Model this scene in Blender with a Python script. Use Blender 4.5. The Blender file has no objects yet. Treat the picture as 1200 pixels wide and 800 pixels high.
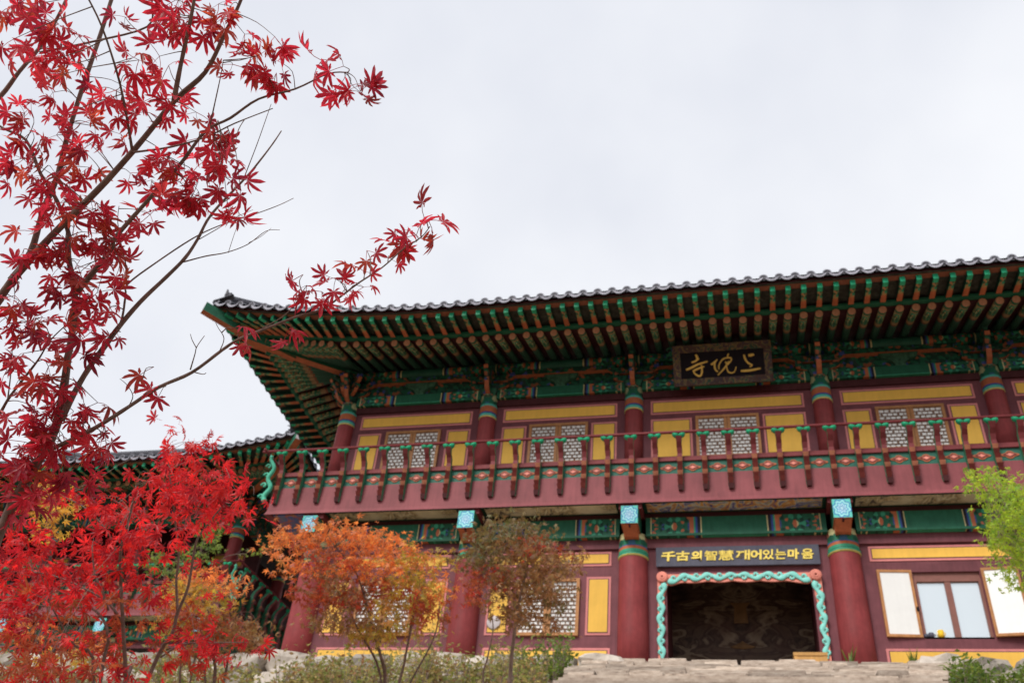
import bpy, math, random
from mathutils import Vector, Matrix

random.seed(7)
V = Vector
SC = bpy.context.scene
COL = SC.collection

# ------------------------------------------------------------------ camera, sky, sun, exposure
PITCH, ROLL, YAW = (math.radians(a) for a in (37.62, 5.98, 16.25))
CAM = V((2.2, -18.271, -5.968))
FPX = 1100.0                                   # focal length in pixels of a 1200 px wide frame
fwd = V((-math.sin(YAW) * math.cos(PITCH), math.cos(YAW) * math.cos(PITCH), math.sin(PITCH)))
rgt0 = V((math.cos(YAW), math.sin(YAW), 0))
up0 = rgt0.cross(fwd)
RGT = rgt0 * math.cos(ROLL) + up0 * math.sin(ROLL)
UPV = up0 * math.cos(ROLL) - rgt0 * math.sin(ROLL)
cd = bpy.data.cameras.new('camera')
cam = bpy.data.objects.new('camera', cd)
COL.objects.link(cam)
cd.sensor_fit = 'HORIZONTAL'
cd.sensor_width = 36.0
cd.lens = 36.0 * FPX / 1200
cd.clip_start, cd.clip_end = 0.05, 2000
cd.dof.use_dof = True
cd.dof.focus_distance = 2.0
cd.dof.aperture_fstop = 8.5
R3 = Matrix((RGT, UPV, -fwd)).transposed()
cam.matrix_world = Matrix.Translation(CAM) @ R3.to_4x4()
SC.camera = cam


def at(px, py, d):
    """world point seen at a photo pixel, d metres in front of the camera"""
    return CAM + (RGT * ((px - 600) / FPX) + UPV * ((400 - py) / FPX) + fwd) * d


SUN_EL, SUN_AZ = math.radians(45), math.radians(203)      # azimuth clockwise from +Y (behind the camera, a little left)
w = bpy.data.worlds.new('World')
SC.world = w
w.use_nodes = True
N, L = w.node_tree.nodes, w.node_tree.links
bg = N['Background']
sky = N.new('ShaderNodeTexSky')
sky.sky_type = 'NISHITA'
sky.sun_disc = False
sky.sun_elevation = SUN_EL
sky.sun_rotation = SUN_AZ
tc = N.new('ShaderNodeTexCoord')
ns = N.new('ShaderNodeTexNoise')
ns.inputs['Scale'].default_value = 1.7
ns.inputs['Detail'].default_value = 5
ns.inputs['Roughness'].default_value = 0.5
cr = N.new('ShaderNodeValToRGB')
cr.color_ramp.elements[0].position = 0.36
cr.color_ramp.elements[0].color = (5.9, 6.1, 6.7, 1)
cr.color_ramp.elements[1].position = 0.64
cr.color_ramp.elements[1].color = (7.6, 7.7, 7.95, 1)
mx = N.new('ShaderNodeMix')
mx.data_type = 'RGBA'
mx.inputs['Factor'].default_value = 0.93
L.new(tc.outputs['Generated'], ns.inputs['Vector'])
L.new(ns.outputs['Fac'], cr.inputs['Fac'])
L.new(sky.outputs['Color'], mx.inputs['A'])
L.new(cr.outputs['Color'], mx.inputs['B'])
L.new(mx.outputs['Result'], bg.inputs['Color'])
bg.inputs['Strength'].default_value = 0.0685
sd = bpy.data.lights.new('sun', 'SUN')
sd.energy = 1.5
sd.angle = math.radians(25)
sd.color = (1.0, 0.96, 0.9)
sun = bpy.data.objects.new('sun', sd)
COL.objects.link(sun)
sdir = V((math.sin(SUN_AZ) * math.cos(SUN_EL), math.cos(SUN_AZ) * math.cos(SUN_EL), math.sin(SUN_EL)))
sun.rotation_euler = sdir.to_track_quat('Z', 'Y').to_euler()
sun.location = (0, -30, 30)
vs = SC.view_settings
vs.view_transform = 'Standard'
vs.look = 'None'
vs.gamma = 1
vs.use_curve_mapping = False
vs.exposure = 0.97


# ------------------------------------------------------------------ materials
def newmat(name):
    m = bpy.data.materials.new(name)
    m.use_nodes = True
    return m, m.node_tree.nodes, m.node_tree.links, m.node_tree.nodes['Principled BSDF']


def mth(N, L, op, a, b=None, clamp=False):
    n = N.new('ShaderNodeMath')
    n.operation = op
    n.use_clamp = clamp
    for i, v in enumerate((a, b)):
        if v is None:
            continue
        if isinstance(v, (int, float)):
            n.inputs[i].default_value = v
        else:
            L.new(v, n.inputs[i])
    return n.outputs[0]


def ramp(N, L, fac, stops, interp='CONSTANT'):
    n = N.new('ShaderNodeValToRGB')
    n.color_ramp.interpolation = interp
    el = n.color_ramp.elements
    while len(el) < len(stops):
        el.new(0.5)
    for e, (p, c) in zip(el, stops):
        e.position = p
        e.color = (*c[:3], 1)
    L.new(fac, n.inputs['Fac'])
    return n.outputs['Color']


def mixc(N, L, fac, a, b, blend='MIX'):
    n = N.new('ShaderNodeMix')
    n.data_type = 'RGBA'
    n.blend_type = blend
    for k, v in (('Factor', fac), ('A', a), ('B', b)):
        if isinstance(v, (int, float)):
            n.inputs[k].default_value = v
        elif isinstance(v, (tuple, list)):
            n.inputs[k].default_value = (*v[:3], 1)
        else:
            L.new(v, n.inputs[k])
    return n.outputs['Result']


def wear(N, L, B, col, var=0.2, scale=5.0, bump=0.0, objrand=0.12):
    """multiply a colour by cloudy wear and a per-object tint, then plug it in"""
    tc = N.new('ShaderNodeTexCoord')
    n1 = N.new('ShaderNodeTexNoise')
    n1.inputs['Scale'].default_value = scale
    n1.inputs['Detail'].default_value = 6
    n1.inputs['Roughness'].default_value = 0.65
    L.new(tc.outputs['Object'], n1.inputs['Vector'])
    mp = N.new('ShaderNodeMapping')
    mp.inputs['Scale'].default_value = (9, 9, 0.8)
    L.new(tc.outputs['Object'], mp.inputs['Vector'])
    n2 = N.new('ShaderNodeTexNoise')
    n2.inputs['Scale'].default_value = 2.0
    n2.inputs['Detail'].default_value = 5
    L.new(mp.outputs[0], n2.inputs['Vector'])
    g = ramp(N, L, n1.outputs['Fac'], [(0.3, (1 - var,) * 3), (0.72, (1 + var,) * 3)], 'LINEAR')
    g2 = ramp(N, L, n2.outputs['Fac'], [(0.3, (1 - var * .45,) * 3), (0.7, (1 + var * .45,) * 3)], 'LINEAR')
    c = mixc(N, L, 1.0, mixc(N, L, 1.0, col, g, 'MULTIPLY'), g2, 'MULTIPLY')
    if objrand:
        oi = N.new('ShaderNodeObjectInfo')
        f = mth(N, L, 'MULTIPLY_ADD', oi.outputs['Random'], 2 * objrand)
        f.node.inputs[2].default_value = 1 - objrand
        cc = N.new('ShaderNodeCombineColor')
        for i in range(3):
            L.new(f, cc.inputs[i])
        c = mixc(N, L, 1.0, c, cc.outputs[0], 'MULTIPLY')
    L.new(c, B.inputs['Base Color'])
    B.inputs['Specular IOR Level'].default_value = 0.18       # matt mineral paint
    if bump:
        bp = N.new('ShaderNodeBump')
        bp.inputs['Strength'].default_value = bump
        bp.inputs['Distance'].default_value = 0.02
        L.new(n1.outputs['Fac'], bp.inputs['Height'])
        L.new(bp.outputs['Normal'], B.inputs['Normal'])


def mat(name, col, rough=0.6, var=0.18, scale=5.0, bump=0.0, objrand=0.1):
    m, N, L, B = newmat(name)
    B.inputs['Roughness'].default_value = rough
    wear(N, L, B, col, var, scale, bump, objrand)
    return m


GREEN, DGREEN, LGREEN = (0.02, 0.115, 0.065), (0.012, 0.048, 0.033), (0.045, 0.29, 0.17)
TEAL, ORANGE, CREAM = (0.10, 0.45, 0.36), (0.44, 0.13, 0.06), (0.62, 0.52, 0.26)
BLUE, MAROON, PINK = (0.04, 0.08, 0.28), (0.20, 0.042, 0.046), (0.68, 0.24, 0.24)
M = {}
M['maroon'] = mat('maroon_paint', MAROON, 0.55, 0.16, 2.2, 0.06)
M['fascia'] = mat('pinkish_maroon_paint', (0.245, 0.066, 0.074), 0.55, 0.2, 1.4, 0.05)  # lighter, pinker maroon for the long balcony board
M['column'] = mat('column_red_paint', (0.245, 0.043, 0.045), 0.5, 0.22, 2.6, 0.05)
M['wall'] = mat('wall_maroon_wood', (0.165, 0.053, 0.063), 0.6, 0.2, 3.0, 0.05)
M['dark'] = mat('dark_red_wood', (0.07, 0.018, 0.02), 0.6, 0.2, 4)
M['yellow'] = mat('ochre_panel_paint', (0.80, 0.47, 0.085), 0.65, 0.09, 1.5)
M['pink'] = mat('pink_border_paint', (0.62, 0.22, 0.21), 0.6, 0.1)
M['line'] = mat('dark_line_paint', (0.12, 0.06, 0.07), 0.6, 0.1)
M['wood'] = mat('window_wood', (0.43, 0.20, 0.08), 0.5, 0.2, 9, 0.05)
M['lattice'] = mat('lattice_wood', (0.20, 0.105, 0.06), 0.6, 0.1)
M['paper'] = mat('white_paper', (0.82, 0.82, 0.80), 0.8, 0.04, 3)
M['green'] = mat('green_paint', GREEN, 0.5, 0.22, 6)
M['dgreen'] = mat('dark_green_paint', DGREEN, 0.55, 0.25, 6)
M['lgreen'] = mat('bright_green_paint', (0.02, 0.33, 0.165), 0.4, 0.15, 8)
M['teal'] = mat('teal_paint', TEAL, 0.45, 0.2, 8)
M['scroll'] = mat('turquoise_carving_paint', (0.22, 0.60, 0.53), 0.5, 0.1, 8)
M['salmon'] = mat('salmon_carving_paint', (0.72, 0.25, 0.19), 0.5, 0.12, 8)
M['orange'] = mat('orange_paint', ORANGE, 0.55, 0.2, 8)
M['gold'] = mat('gold_leaf', (0.75, 0.47, 0.11), 0.38, 0.12, 8)
M['goldpaint'] = mat('yellow_letter_paint', (0.86, 0.66, 0.14), 0.5, 0.06, 8)
M['oldgold'] = mat('old_gilding', (0.15, 0.08, 0.035), 0.6, 0.3, 6)
M['black'] = mat('black_lacquer', (0.008, 0.005, 0.008), 0.75, 0.2, 5)
M['orange_dim'] = mat('dull_orange_paint', (0.30, 0.11, 0.065), 0.6, 0.2, 8)
M['slate'] = mat('dark_slate_board', (0.085, 0.085, 0.115), 0.55, 0.2, 3, 0.04)
M['tile'] = mat('roof_tile_clay', (0.09, 0.09, 0.105), 0.55, 0.3, 9, 0.1, 0.25)
M['tilelip'] = mat('pale_tile_lip', (0.31, 0.305, 0.35), 0.6, 0.3, 9, 0.05, 0.2)
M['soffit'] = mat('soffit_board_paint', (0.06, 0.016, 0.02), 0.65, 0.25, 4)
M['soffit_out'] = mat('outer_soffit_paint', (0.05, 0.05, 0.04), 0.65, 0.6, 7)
M['whitecap'] = mat('pale_cap', (0.55, 0.5, 0.5), 0.6, 0.1)
M['bark'] = mat('maple_bark', (0.19, 0.125, 0.105), 0.75, 0.35, 40, 0.25)
M['palebark'] = mat('pale_bark', (0.26, 0.19, 0.16), 0.8, 0.3, 30, 0.2)
M['trim'] = mat('window_trim_brown', (0.24, 0.105, 0.085), 0.5, 0.12, 6)
M['cup_yellow'] = mat('yellow_glaze', (0.8, 0.5, 0.03), 0.3, 0.05)
M['cup_dark'] = mat('dark_glaze', (0.08, 0.08, 0.11), 0.3, 0.05)
M['pineboard'] = mat('pine_board', (0.55, 0.30, 0.10), 0.6, 0.2, 6)


def m_stone(name, a, b, scale=3.0):
    m, N, L, B = newmat(name)
    tc = N.new('ShaderNodeTexCoord')
    oi = N.new('ShaderNodeObjectInfo')
    n1 = N.new('ShaderNodeTexNoise')
    n1.noise_dimensions = '4D'
    n1.inputs['Scale'].default_value = scale
    n1.inputs['Detail'].default_value = 9
    n1.inputs['Roughness'].default_value = 0.7
    L.new(tc.outputs['Object'], n1.inputs['Vector'])
    L.new(mth(N, L, 'MULTIPLY', oi.outputs['Random'], 60.0), n1.inputs['W'])
    c = ramp(N, L, n1.outputs['Fac'], [(0.28, (0.09, 0.075, 0.065)), (0.42, a), (0.6, b), (0.75, (0.5, 0.47, 0.43))], 'LINEAR')
    t = mth(N, L, 'MULTIPLY_ADD', oi.outputs['Random'], 0.7)
    t.node.inputs[2].default_value = 0.62
    cc = N.new('ShaderNodeCombineColor')
    for i in range(3):
        L.new(t, cc.inputs[i])
    L.new(mixc(N, L, 1, c, cc.outputs[0], 'MULTIPLY'), B.inputs['Base Color'])
    B.inputs['Roughness'].default_value = 0.9
    bp = N.new('ShaderNodeBump')
    bp.inputs['Strength'].default_value = 0.6
    bp.inputs['Distance'].default_value = 0.03
    L.new(n1.outputs['Fac'], bp.inputs['Height'])
    L.new(bp.outputs['Normal'], B.inputs['Normal'])
    return m


M['stone'] = m_stone('granite_stone', (0.36, 0.31, 0.26), (0.52, 0.46, 0.40))
M['stepstone'] = m_stone('step_stone', (0.36, 0.28, 0.22), (0.52, 0.43, 0.35), 4)

PAL = [(0.0, DGREEN), (0.2, GREEN), (0.50, ORANGE), (0.58, LGREEN), (0.68, (0.05, 0.09, 0.24)), (0.74, CREAM), (0.80, GREEN), (0.92, (0.36, 0.07, 0.05))]


def gen(N):
    tc = N.new('ShaderNodeTexCoord')
    s = N.new('ShaderNodeSeparateXYZ')
    tc.id_data.links.new(tc.outputs['Generated'], s.inputs[0])
    return s.outputs


def motif(N, L, u, v, su, sv, pal=PAL):
    """painted ornament: mirrored cells picked from a palette"""
    cb = N.new('ShaderNodeCombineXYZ')
    L.new(mth(N, L, 'MULTIPLY', u, su), cb.inputs[0])
    L.new(mth(N, L, 'MULTIPLY', v, sv), cb.inputs[1])
    nd = N.new('ShaderNodeTexNoise')
    nd.inputs['Scale'].default_value = 1.3
    L.new(cb.outputs[0], nd.inputs['Vector'])
    va = N.new('ShaderNodeVectorMath')
    va.operation = 'MULTIPLY_ADD'
    L.new(nd.outputs['Color'], va.inputs[0])
    va.inputs[1].default_value = (0.9, 0.9, 0)
    L.new(cb.outputs[0], va.inputs[2])
    vo = N.new('ShaderNodeTexVoronoi')
    vo.inputs['Scale'].default_value = 1.0
    L.new(va.outputs[0], vo.inputs['Vector'])
    sc = N.new('ShaderNodeSeparateColor')
    L.new(vo.outputs['Color'], sc.inputs[0])
    return ramp(N, L, sc.outputs[0], pal)


def m_beam(name, ax=0, plain=0.36, cells=24.0, rows=2.6, base=GREEN):
    m, N, L, B = newmat(name)
    g = gen(N)
    u = mth(N, L, 'MULTIPLY', mth(N, L, 'ABSOLUTE', mth(N, L, 'SUBTRACT', g[ax], 0.5)), 2)
    v = mth(N, L, 'MULTIPLY', mth(N, L, 'ABSOLUTE', mth(N, L, 'SUBTRACT', g[2], 0.5)), 2)
    mo = motif(N, L, u, v, cells, rows)
    p = plain
    st = ramp(N, L, u, [(0, base), (p, CREAM), (p + .015, (0.02, 0.02, 0.03)), (p + .05, BLUE), (p + .07, LGREEN), (p + .09, ORANGE), (p + .14, base), (0.93, CREAM), (0.945, base)])
    flag = mth(N, L, 'MULTIPLY', mth(N, L, 'GREATER_THAN', u, p + .14), mth(N, L, 'LESS_THAN', u, 0.93))
    c = mixc(N, L, flag, st, mo)
    edge = mth(N, L, 'LESS_THAN', g[2], 0.10)
    inpl = mth(N, L, 'LESS_THAN', u, p)
    c = mixc(N, L, mth(N, L, 'MULTIPLY', edge, inpl), c, LGREEN)
    wear(N, L, B, c, 0.2, 4)
    B.inputs['Roughness'].default_value = 0.5
    return m


M['beam'] = m_beam('painted_beam')
M['beamy'] = m_beam('painted_side_beam', 1)
M['purlin'] = m_beam('painted_purlin', 0, 0.30, 30.0, 2.2, (0.025, 0.11, 0.075))


def m_rafter():
    m, N, L, B = newmat('painted_rafter')
    g = gen(N)
    an = mth(N, L, 'ABSOLUTE', mth(N, L, 'SUBTRACT', g[0], 0.5))
    mo = motif(N, L, an, g[2], 9.0, 34.0, [(0, GREEN), (0.3, LGREEN), (0.5, (0.40, 0.20, 0.10)), (0.75, DGREEN), (0.88, CREAM)])
    st = ramp(N, L, g[2], [(0, (0.035, 0.10, 0.07)), (0.60, (0.22, 0.08, 0.05)), (0.625, (0.30, 0.19, 0.10)), (0.685, (0.05, 0.15, 0.09)), (0.92, (0.30, 0.19, 0.10)), (0.95, GREEN)])
    flag = mth(N, L, 'MULTIPLY', mth(N, L, 'GREATER_THAN', g[2], 0.70), mth(N, L, 'LESS_THAN', g[2], 0.92))
    wear(N, L, B, mixc(N, L, mth(N, L, 'MULTIPLY', flag, 0.75), st, mo), 0.2, 6)
    B.inputs['Roughness'].default_value = 0.55
    return m


def m_fly():
    m, N, L, B = newmat('painted_flying_rafter_underside')
    g = gen(N)
    mo = motif(N, L, g[0], g[2], 3.0, 16.0, [(0, (0.40, 0.24, 0.10)), (0.35, GREEN), (0.6, (0.46, 0.2, 0.10)), (0.8, LGREEN)])
    st = ramp(N, L, g[2], [(0, ORANGE), (0.86, (0.04, 0.42, 0.23))])
    flag = mth(N, L, 'MULTIPLY', mth(N, L, 'GREATER_THAN', g[2], 0.60), mth(N, L, 'LESS_THAN', g[2], 0.86))
    wear(N, L, B, mixc(N, L, flag, st, mo), 0.15, 6)
    return m


M['rafter'] = m_rafter()
M['fly'] = m_fly()


def m_bands(name, stops, cells, rows, z0):
    """painted column head: bands by height, ornament above z0"""
    m, N, L, B = newmat(name)
    g = gen(N)
    tc = N.new('ShaderNodeTexCoord')
    s = N.new('ShaderNodeSeparateXYZ')
    L.new(tc.outputs['Object'], s.inputs[0])
    ang = mth(N, L, 'ABSOLUTE', mth(N, L, 'SUBTRACT', g[0], 0.5))
    mo = motif(N, L, ang, g[2], cells, rows)
    c = mixc(N, L, mth(N, L, 'MULTIPLY', mth(N, L, 'GREATER_THAN', g[2], z0), 0.8), ramp(N, L, g[2], stops), mo)
    wear(N, L, B, c, 0.12, 8)
    B.inputs['Roughness'].default_value = 0.45
    return m


M['band_low'] = m_bands('column_head_low', [(0, (0.6, 0.5, 0.15)), (0.06, LGREEN), (0.14, GREEN), (0.18, LGREEN), (0.30, ORANGE), (0.42, BLUE), (0.46, LGREEN), (0.86, (0.02, 0.03, 0.04)), (0.93, GREEN)], 7.0, 5.0, 0.47)
M['band_up'] = m_bands('column_head_up', [(0, (0.6, 0.5, 0.15)), (0.05, TEAL), (0.16, BLUE), (0.22, ORANGE), (0.48, TEAL), (0.56, LGREEN)], 6.0, 5.0, 0.58)


def m_ceiling(name, base, pal, lo, hi, mirror=None):
    m, N, L, B = newmat(name)
    tc = N.new('ShaderNodeTexCoord')
    n1 = N.new('ShaderNodeTexNoise')
    n1.inputs['Scale'].default_value = 2.6
    n1.inputs['Detail'].default_value = 4
    n1.inputs['Distortion'].default_value = 2.5
    src = tc.outputs['Object']
    if mirror is not None:                       # symmetrical cloud banks
        s3 = N.new('ShaderNodeSeparateXYZ')
        L.new(src, s3.inputs[0])
        c3 = N.new('ShaderNodeCombineXYZ')
        L.new(mth(N, L, 'ABSOLUTE', mth(N, L, 'SUBTRACT', s3.outputs[0], mirror)), c3.inputs[0])
        L.new(mth(N, L, 'MULTIPLY', s3.outputs[2], 2.4), c3.inputs[1])
        src = c3.outputs[0]
        n1.inputs['Scale'].default_value = 1.25
        n1.inputs['Distortion'].default_value = 1.2
    L.new(src, n1.inputs['Vector'])
    c = ramp(N, L, n1.outputs['Fac'], pal, 'LINEAR')
    n2 = N.new('ShaderNodeTexNoise')
    n2.inputs['Scale'].default_value = 0.9
    L.new(tc.outputs['Object'], n2.inputs['Vector'])
    f = ramp(N, L, n2.outputs['Fac'], [(lo, (0, 0, 0)), (hi, (1, 1, 1))], 'LINEAR')
    wear(N, L, B, mixc(N, L, f, base, c), 0.1, 3)
    return m


M['ceil_cream'] = m_ceiling('cream_dragon_painting', (0.78, 0.70, 0.50), [(0.35, (0.78, 0.70, 0.5)), (0.45, (0.32, 0.22, 0.12)), (0.52, (0.74, 0.62, 0.38)), (0.6, (0.16, 0.13, 0.11))], 0.48, 0.56)
M['ceil_blue'] = m_ceiling('bright_dragon_painting', (0.5, 0.44, 0.34), [(0.3, (0.06, 0.09, 0.35)), (0.42, (0.75, 0.34, 0.06)), (0.5, (0.62, 0.6, 0.5)), (0.58, (0.08, 0.10, 0.42)), (0.68, (0.6, 0.45, 0.15))], 0.3, 0.4)
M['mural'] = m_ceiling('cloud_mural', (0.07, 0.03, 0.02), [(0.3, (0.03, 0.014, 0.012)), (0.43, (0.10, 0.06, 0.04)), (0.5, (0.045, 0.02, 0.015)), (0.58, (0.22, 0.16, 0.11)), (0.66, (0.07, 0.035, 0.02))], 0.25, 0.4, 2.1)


def m_flower_end():
    """turquoise beam end with a blue blossom"""
    m, N, L, B = newmat('beam_end_blossom')
    g = gen(N)
    x = mth(N, L, 'SUBTRACT', g[0], 0.5)
    z = mth(N, L, 'SUBTRACT', g[2], 0.5)
    r = mth(N, L, 'SQRT', mth(N, L, 'ADD', mth(N, L, 'MULTIPLY', x, x), mth(N, L, 'MULTIPLY', z, z)))
    a = mth(N, L, 'ARCTAN2', z, x)
    rr = mth(N, L, 'ADD', r, mth(N, L, 'MULTIPLY', mth(N, L, 'SINE', mth(N, L, 'MULTIPLY', a, 8)), 0.05))
    c = ramp(N, L, rr, [(0, (0.5, 0.75, 0.8)), (0.08, (0.06, 0.22, 0.5)), (0.15, (0.45, 0.72, 0.78)), (0.24, (0.08, 0.3, 0.55)), (0.31, (0.3, 0.68, 0.68)), (0.43, (0.05, 0.2, 0.45)), (0.5, (0.12, 0.55, 0.48))])
    wear(N, L, B, c, 0.1, 8)
    return m


M['beamend'] = m_flower_end()


def m_frame():
    m, N, L, B = newmat('painted_sign_frame')
    tc = N.new('ShaderNodeTexCoord')
    n1 = N.new('ShaderNodeTexNoise')
    n1.inputs['Scale'].default_value = 7
    n1.inputs['Distortion'].default_value = 1.5
    L.new(tc.outputs['Object'], n1.inputs['Vector'])
    wear(N, L, B, ramp(N, L, n1.outputs['Fac'], [(0, (0.08, 0.04, 0.03)), (0.42, (0.05, 0.035, 0.045)), (0.5, (0.16, 0.10, 0.04)), (0.6, (0.03, 0.06, 0.04))]), 0.2, 6)
    return m


M['frame'] = m_frame()


def m_glass():
    m, N, L, B = newmat('window_glass')
    B.inputs['Base Color'].default_value = (0.72, 0.79, 0.82, 1)
    B.inputs['Roughness'].default_value = 0.04
    B.inputs['Metallic'].default_value = 0.55
    B.inputs['Coat Weight'].default_value = 1.0
    return m


M['glass'] = m_glass()


def m_ground():
    m, N, L, B = newmat('hillside_soil')
    tc = N.new('ShaderNodeTexCoord')
    sp_ = N.new('ShaderNodeSeparateXYZ')
    L.new(tc.outputs['Object'], sp_.inputs[0])
    f = mth(N, L, 'GREATER_THAN', sp_.outputs[1], -1.62)       # unseen terrace soil made pale to bounce light into the eaves; darker slope soil
    wear(N, L, B, mixc(N, L, f, (0.16, 0.115, 0.075), (0.40, 0.34, 0.26)), 0.3, 1.3, 0.5, 0)
    B.inputs['Roughness'].default_value = 0.95
    return m


M['ground'] = m_ground()


def m_leaf(name, stops, trans=0.55, rough=0.45, spot=30):
    m, N, L, B = newmat(name)
    oi = N.new('ShaderNodeObjectInfo')
    ge = N.new('ShaderNodeNewGeometry')
    r = mth(N, L, 'FRACT', mth(N, L, 'ADD', oi.outputs['Random'], ge.outputs['Random Per Island']))
    c = ramp(N, L, r, stops, 'LINEAR')
    tc = N.new('ShaderNodeTexCoord')
    n1 = N.new('ShaderNodeTexNoise')
    n1.inputs['Scale'].default_value = spot
    L.new(tc.outputs['Object'], n1.inputs['Vector'])
    g = ramp(N, L, n1.outputs['Fac'], [(0.3, (0.62, 0.75, 0.7)), (0.5, (1, 1, 1)), (0.72, (1.25, 1.6, 1.2))], 'LINEAR')
    c = mixc(N, L, 1, c, g, 'MULTIPLY')
    L.new(c, B.inputs['Base Color'])
    B.inputs['Roughness'].default_value = rough
    tr = N.new('ShaderNodeBsdfTranslucent')
    L.new(mixc(N, L, 1, c, (1.95, 1.6, 1.6), 'MULTIPLY'), tr.inputs['Color'])
    ms = N.new('ShaderNodeMixShader')
    ms.inputs[0].default_value = trans
    L.new(B.outputs[0], ms.inputs[1])
    L.new(tr.outputs[0], ms.inputs[2])
    L.new(ms.outputs[0], N['Material Output'].inputs['Surface'])
    return m


M['leaf_red'] = m_leaf('crimson_maple_leaf', [(0, (0.31, 0.018, 0.034)), (0.3, (0.41, 0.022, 0.042)), (0.6, (0.48, 0.030, 0.048)), (0.78, (0.22, 0.016, 0.036)), (0.9, (0.40, 0.07, 0.034)), (1, (0.32, 0.03, 0.036))], 0.6, 0.4, 2.2)
M['leaf_scarlet'] = m_leaf('scarlet_maple_leaf', [(0, (0.30, 0.010, 0.02)), (0.3, (0.50, 0.018, 0.025)), (0.6, (0.60, 0.022, 0.024)), (0.85, (0.44, 0.02, 0.02)), (1, (0.22, 0.010, 0.02))])
M['leaf_rust'] = m_leaf('rust_maple_leaf', [(0, (0.30, 0.05, 0.02)), (0.4, (0.38, 0.09, 0.03)), (0.7, (0.22, 0.07, 0.025)), (1, (0.42, 0.04, 0.03))])
M['leaf_orange'] = m_leaf('orange_maple_leaf', [(0, (0.55, 0.15, 0.04)), (0.4, (0.66, 0.22, 0.055)), (0.75, (0.42, 0.12, 0.04)), (1, (0.58, 0.28, 0.08))])
M['leaf_olive'] = m_leaf('olive_maple_leaf', [(0, (0.26, 0.20, 0.03)), (0.4, (0.42, 0.31, 0.045)), (0.75, (0.44, 0.19, 0.04)), (1, (0.20, 0.18, 0.035))])
M['leaf_brown'] = m_leaf('bronze_maple_leaf', [(0, (0.21, 0.10, 0.04)), (0.4, (0.31, 0.145, 0.055)), (0.75, (0.20, 0.14, 0.045)), (1, (0.33, 0.12, 0.05))], 0.35)
M['leaf_dark'] = m_leaf('dark_olive_leaf', [(0, (0.11, 0.11, 0.03)), (0.5, (0.18, 0.125, 0.04)), (1, (0.15, 0.08, 0.035))], 0.35)
M['leaf_gold'] = m_leaf('golden_leaf', [(0, (0.60, 0.30, 0.04)), (0.5, (0.5, 0.34, 0.05)), (1, (0.45, 0.18, 0.03))])
M['leaf_green'] = m_leaf('fresh_green_leaf', [(0, (0.24, 0.38, 0.03)), (0.5, (0.36, 0.46, 0.04)), (1, (0.14, 0.27, 0.03))])
M['leaf_bush'] = m_leaf('bush_green_leaf', [(0, (0.10, 0.18, 0.03)), (0.5, (0.20, 0.26, 0.05)), (1, (0.07, 0.13, 0.03))])
M['leaf_brush'] = m_leaf('dry_brush_leaf', [(0, (0.36, 0.32, 0.11)), (0.35, (0.20, 0.25, 0.07)), (0.65, (0.42, 0.34, 0.16)), (0.8, (0.28, 0.15, 0.08)), (1, (0.13, 0.21, 0.05))])


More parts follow.
